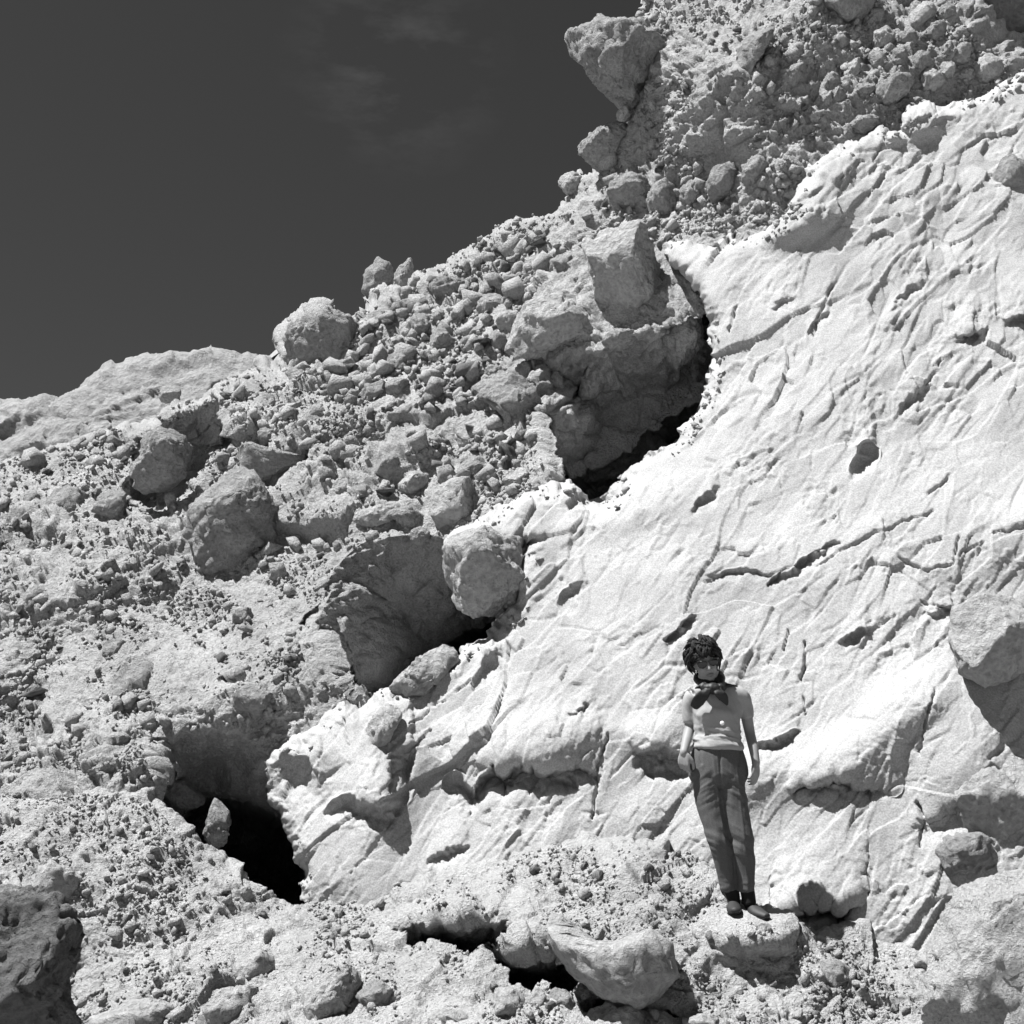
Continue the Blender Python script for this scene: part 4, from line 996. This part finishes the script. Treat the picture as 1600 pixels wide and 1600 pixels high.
# scarf
sc_ = []
tube(sc_, [hd(-.04, -.045, -.115), hd(-.062, .01, -.10), hd(-.05, .07, -.085), hd(.02, .08, -.08), hd(.065, .03, -.095), hd(.055, -.04, -.12), hd(.0, -.075, -.135), hd(-.04, -.045, -.115)], [.030, .027, .024, .024, .030, .034, .036, .032], 12)
tube(sc_, [lp(1095, 1072, -.03), lp(1108, 1076, -.085), lp(1122, 1076, -.08), lp(1133, 1070, -.02)], [.020, .032, .034, .022], 12)
ell(sc_, lp(1114, 1074, -.095), (.036, .024, .030))
tube(sc_, [lp(1110, 1077, -.10), lp(1100, 1085, -.115), lp(1091, 1096, -.105), lp(1084, 1106, -.085)], [(.018, .012), (.034, .011), (.040, .010), (.028, .008)], 12)
tube(sc_, [lp(1118, 1077, -.10), lp(1124, 1083, -.12), lp(1131, 1091, -.115), lp(1136.5, 1102, -.105)], [(.020, .012), (.032, .011), (.028, .010), (.008, .006)], 12)
tube(sc_, [lp(1126, 1070, -.05), lp(1138, 1071, -.05), lp(1150, 1071.5, -.04)], [(.02, .012), (.014, .008), (.004, .003)], 10)
tube(sc_, [lp(1100, 1070, -.05), lp(1092, 1073, -.06), lp(1085, 1076, -.06)], [(.02, .012), (.012, .008), (.004, .003)], 10)
scarf = fuse('scarf', sc_, M_SCARF, person, .0045, 2, lambda c: .004 * fbm(c, 30, 2, .5, 12))
pd = []; ell(pd, lp(1128.5, 1130, -.108), (.014, .005, .014), None, 3); fuse('pendant', pd, M_WHITE, person, .003, 1)

# ------------------------------------------------------------------ scattered stones and rubble
def small_rock(points, seed):
    """a sharp-edged broken stone"""
    rng = np.random.default_rng(seed)
    p = rng.normal(size=(points, 3)); p /= np.linalg.norm(p, axis=1)[:, None]
    p = np.sign(p) * np.abs(p) ** .75 * rng.uniform(.75, 1.0, (points, 1)) * rng.uniform(.5, 1.0, 3)
    bm = bmesh.new()
    for q in p: bm.verts.new(q)
    r = bmesh.ops.convex_hull(bm, input=bm.verts[:])
    bmesh.ops.delete(bm, geom=[v for v in bm.verts if not v.link_faces], context='VERTS')
    bmesh.ops.triangulate(bm, faces=bm.faces[:]); bm.verts.index_update()
    bmesh.ops.recalc_face_normals(bm, faces=bm.faces[:])
    v = np.array([q.co[:] for q in bm.verts]); f = np.array([[q.index for q in g.verts] for g in bm.faces])
    bm.free()
    return v / np.abs(v).max(), f

def rotations(n, rng):
    q = rng.normal(size=(n, 4)); q /= np.linalg.norm(q, axis=1)[:, None]
    w, x, y, z = q.T
    return np.stack([np.stack([1 - 2 * (y * y + z * z), 2 * (x * y - z * w), 2 * (x * z + y * w)], -1), np.stack([2 * (x * y + z * w), 1 - 2 * (x * x + z * z), 2 * (y * z - x * w)], -1),
                     np.stack([2 * (x * z - y * w), 2 * (y * z + x * w), 1 - 2 * (x * x + y * y)], -1)], 1)

def spots(name, poly, n, seed, clump=.0):
    """random points of a built surface inside an outline"""
    S = SHEETS[name]; rng = np.random.default_rng(seed)
    U, V = np.meshgrid(S['us'], S['vs'])
    ok = S['ok'] & inside(U, V, poly)
    if clump:
        q = np.stack([U, V, 0 * U], -1)
        ok &= rng.random(U.shape) < np.clip(.35 + clump * (perlin(q, .012, 21) + .7 * perlin(q, .035, 22)), .03, 1)
    i, j = np.nonzero(ok)
    k = rng.integers(0, len(i), n)
    i, j = i[k], j[k]
    P = S['P'][i, j].astype(float); N_ = S['N'][i, j].astype(float)
    # keep off deep hollows and undersides
    return U[i, j], V[i, j], P, N_

RUB = [small_rock(9, 100 + k) for k in range(14)]
RUB2 = [small_rock(13, 140 + k) for k in range(14)]
def rubble(name, label, sources, mat, seed):
    rng = np.random.default_rng(seed)
    VV, FF = [], []; base = 0
    for sheet_name, poly, n, r0, r1, power, sink, clump in sources:
        u, v, P, N_ = spots(sheet_name, poly, n, seed + len(VV), clump)
        up = N_[:, 2] > -.1
        u, v, P, N_ = u[up], v[up], P[up], N_[up]
        n = len(u)
        t = rng.random(n)
        r = (r0 ** (1 - power) + t * (r1 ** (1 - power) - r0 ** (1 - power))) ** (1 / (1 - power))
        r = r * (P @ CF) / FOCAL
        R = rotations(n, rng) * r[:, None, None]
        C_ = P + N_ * (r * (.45 - sink))[:, None]
        kind = rng.integers(0, len(RUB), n)
        for k, (bv, bf) in enumerate(RUB2 if r0 >= 4 else RUB):
            m = kind == k
            vv = np.einsum('nij,vj->nvi', R[m], bv) + C_[m][:, None]
            VV.append(vv.reshape(-1, 3)); FF.append((bf[None] + (np.arange(m.sum()) * len(bv))[:, None, None]).reshape(-1, 3) + base)
            base += len(VV[-1])
    o = mesh_from(name, np.vstack(VV), np.vstack(FF), mat, True)
    return tag(o, label, kind='stuff')

SLOPE = [(-40, 760), (210, 668), (440, 562), (640, 430), (800, 360), (900, 270), (1000, 200), (1230, 330), (1060, 390), (900, 380), (840, 460), (800, 560), (840, 700), (860, 760), (700, 830), (560, 840), (490, 930), (480, 1060), (420, 1150), (250, 1150), (240, 1240), (-40, 1210)]
PILE = [(450, 560), (560, 500), (660, 440), (800, 390), (900, 380), (840, 460), (800, 540), (830, 620), (840, 700), (740, 760), (600, 780), (520, 720), (600, 640), (520, 640)]
WALL = [(1000, -20), (1480, -20), (1540, 60), (1600, 110), (1420, 180), (1260, 260), (1220, 350), (1000, 340)]
BANK = [(-40, 1215), (240, 1265), (320, 1345), (430, 1418), (700, 1380), (880, 1318), (1050, 1322), (1110, 1380), (1150, 1440), (1440, 1490), (1480, 1640), (-40, 1640)]
_top = [p for p in CLF if p[1] < 1420 and p[0] < 1700]
CONTACT = [(x - 6, y - 8) for x, y in _top] + [(x + 22, y + 16) for x, y in reversed(_top)]
rubble('contact_rubble', 'pale crumbs of rock along the rim where slope and cliff meet', [(CL, CONTACT, 450, 1.6, 8, 1.9, .2, 1.5), (SL, [(x - 26, y - 26) for x, y in _top] + [(x + 4, y + 2) for x, y in reversed(_top)], 700, 1.8, 9, 2.0, .2, 1.5)], M_PALE, 35)
rubble('slope_rubble', 'loose grey rubble covering the conglomerate slope', [(SL, SLOPE, 9000, 1.5, 6, 2.2, .15, 2.5), (SL, SLOPE, 800, 4.5, 20, 2.6, .15, 2.5), (SL, PILE, 420, 4.5, 24, 2.5, .1, 2.0), (SL, WALL, 2600, 1.6, 6, 2.2, .2, 2.5), (SL, WALL, 260, 4.5, 14, 2.2, .3, 2.5)], M_DEBRIS, 31)
rubble('bank_rubble', 'loose gravel and small stones covering the bank at the cliff foot', [(GB, BANK, 9000, 1.3, 5, 2.2, .15, 2.0), (GB, BANK, 420, 4, 13, 2.6, .15, 2.0)], M_GROUND, 32)

LANDMARKS = [('boulder overhanging the sky', 950, 110), ('grey blocks under the upper wall', 1010, 310), ('big skyline boulder with the cleft', 507, 540), ('two pointed ridge rocks', 610, 435), ('layered ridge slab', 704, 450),
             ('dark angular boulder below the ridge', 884, 415), ('large white squared block', 868, 505), ('white faceted boulder', 742, 680), ('broad lit-topped rock by the big cave', 795, 650), ('broad pale block above the middle cave', 706, 788),
             ('grey shaded-front boulder', 610, 727), ('thin white slab', 590, 806), ('white flat-topped stone', 452, 645), ('long smooth hump', 425, 725), ('huge angular dark-faced boulder', 370, 820), ('dark hollow on the left', 290, 700),
             ('squared boulder on the left slope', 100, 795), ('low smooth boulder at the left edge', 42, 862), ('cube-like stone with a dark side', 182, 1020), ('squat stone above the lower left cave', 395, 1095), ('middle cave', 580, 960), ('lumpy stone at the left edge', 72, 1166),
             ('lower left cave', 350, 1290), ('dark foreground rock', 70, 1500), ('rounded pale boulder on the bank', 396, 1514), ('wide tilted slab at the bottom', 515, 1560), ('overhang in the bank', 740, 1465), ('white curved rock', 955, 1500),
             ('crest of the gravel mound', 970, 1330), ('round grey boulder in the gravel', 1303, 1525), ('small hollow beside the feet', 1280, 1435), ('person on the ledge', 1150, 1400), ('rough grey corner rock', 1480, 1520), ('stone group under the overhang', 840, 1565), ('white crumbly mound', 84, 1380), ('cobbles of the upper wall', 1400, 90), ('curved tongue of rock', 1185, 85)]
MESHES = []
for k in range(16):
    v, f = small_rock(16 if k < 8 else 12, 300 + k)
    for mat in (M_BOULDER, M_PALE, M_DARK):
        o = mesh_from('stone', v, f, mat, True)
        MESHES.append((o.data, v)); bpy.data.objects.remove(o)
BOULDER_PX = []
used_labels = {}
stones = []
def scatter_stones(sheet_name, poly, n, r0, r1, seed, where, sink=.2, tones=(.55, .35, .10)):
    rng = np.random.default_rng(seed)
    u, v, P, N_ = spots(sheet_name, poly, n * 4, seed, 1.0)
    placed = 0; taken = []
    for i in range(len(u)):
        if placed >= n: break
        if N_[i, 2] < -.1: continue
        if any((u[i] - a) ** 2 + (v[i] - b) ** 2 < (r0 * 1.6) ** 2 for a, b in taken): continue
        r = (r0 ** -1.4 + rng.random() * (r1 ** -1.4 - r0 ** -1.4)) ** (1 / -1.4)
        tone = rng.choice(3, p=tones); shp = rng.integers(0, 16)
        me, mv = MESHES[shp * 3 + tone]
        o = bpy.data.objects.new('stone', me); COL.objects.link(o)
        rw = r * float(P[i] @ CF) / FOCAL
        sx, sy, sz = rng.uniform(.8, 1.25), rng.uniform(.65, 1.1), rng.uniform(.5, 1.0)
        o.scale = (rw * sx, rw * sy, rw * sz)
        o.rotation_euler = (rng.normal() * .45, rng.normal() * .45, rng.uniform(0, 6.28))
        o.location = P[i] + N_[i] * rw * (.4 - sink)
        taken.append((u[i], v[i])); placed += 1
        ext = sorted((sx, sy, sz))
        shape = 'flat' if sz < .62 else 'long' if ext[2] > 1.45 * ext[1] else 'blocky' if sz > .85 else 'angular'
        size = 'fist-sized' if rw < .05 else 'small' if rw < .085 else 'medium'
        stones.append((o, u[i], v[i], ('grey', 'pale', 'dark')[tone], size, shape, where))

scatter_stones(SL, [(-20, 780), (440, 580), (640, 450), (800, 370), (900, 290), (1000, 320), (900, 380), (820, 460), (790, 560), (830, 740), (700, 820), (540, 830), (490, 920), (470, 1060), (-20, 1180)], 110, 6, 20, 51, 'rubble slope')
scatter_stones(SL, PILE, 45, 8, 22, 54, 'rubble slope', .15)
scatter_stones(SL, [(1010, 0), (1460, 0), (1580, 110), (1400, 180), (1250, 260), (1220, 340), (1010, 330)], 36, 5, 11, 52, 'upper wall', .3)
scatter_stones(GB, [(-20, 1230), (240, 1275), (320, 1350), (430, 1425), (760, 1385), (880, 1330), (1060, 1335), (1120, 1450), (1420, 1495), (1460, 1620), (-20, 1620)], 100, 5.5, 15, 53, 'gravel bank')
best = {}
for rec in stones:
    o, u, v, tone, size, shape, where = rec
    nm, x, y = min(LANDMARKS, key=lambda l: (l[1] - u) ** 2 + (l[2] - v) ** 2)
    dx, dy = u - x, v - y
    rel = ('above' if dy < 0 else 'below') if abs(dy) > abs(dx) else ('left of' if dx < 0 else 'right of')
    best.setdefault((f'{size} {tone} {shape} stone', f'{rel} the {nm}'), []).append((dx * dx + dy * dy, o, where))
ORD = ['nearest', 'second nearest', 'third nearest', 'fourth nearest', 'fifth nearest', 'sixth nearest']
for (a, b), lst in best.items():
    lst.sort(key=lambda t: t[0])
    for k, (_, o, where) in enumerate(lst):
        tag(o, f'{a} {b}' + (f', {ORD[min(k, 5)]}' if len(lst) > 1 else ''), 'stone', f'loose stones on the {where}')
print('TRIS', sum(sum(len(p.vertices) - 2 for p in ()) if False else len(o.data.loops) - 2 * len(o.data.polygons) for o in scene.objects if o.type == 'MESH'), {o.name: len(o.data.loops) - 2 * len(o.data.polygons) for o in scene.objects if o.type == 'MESH' and len(o.data.polygons) > 30000})
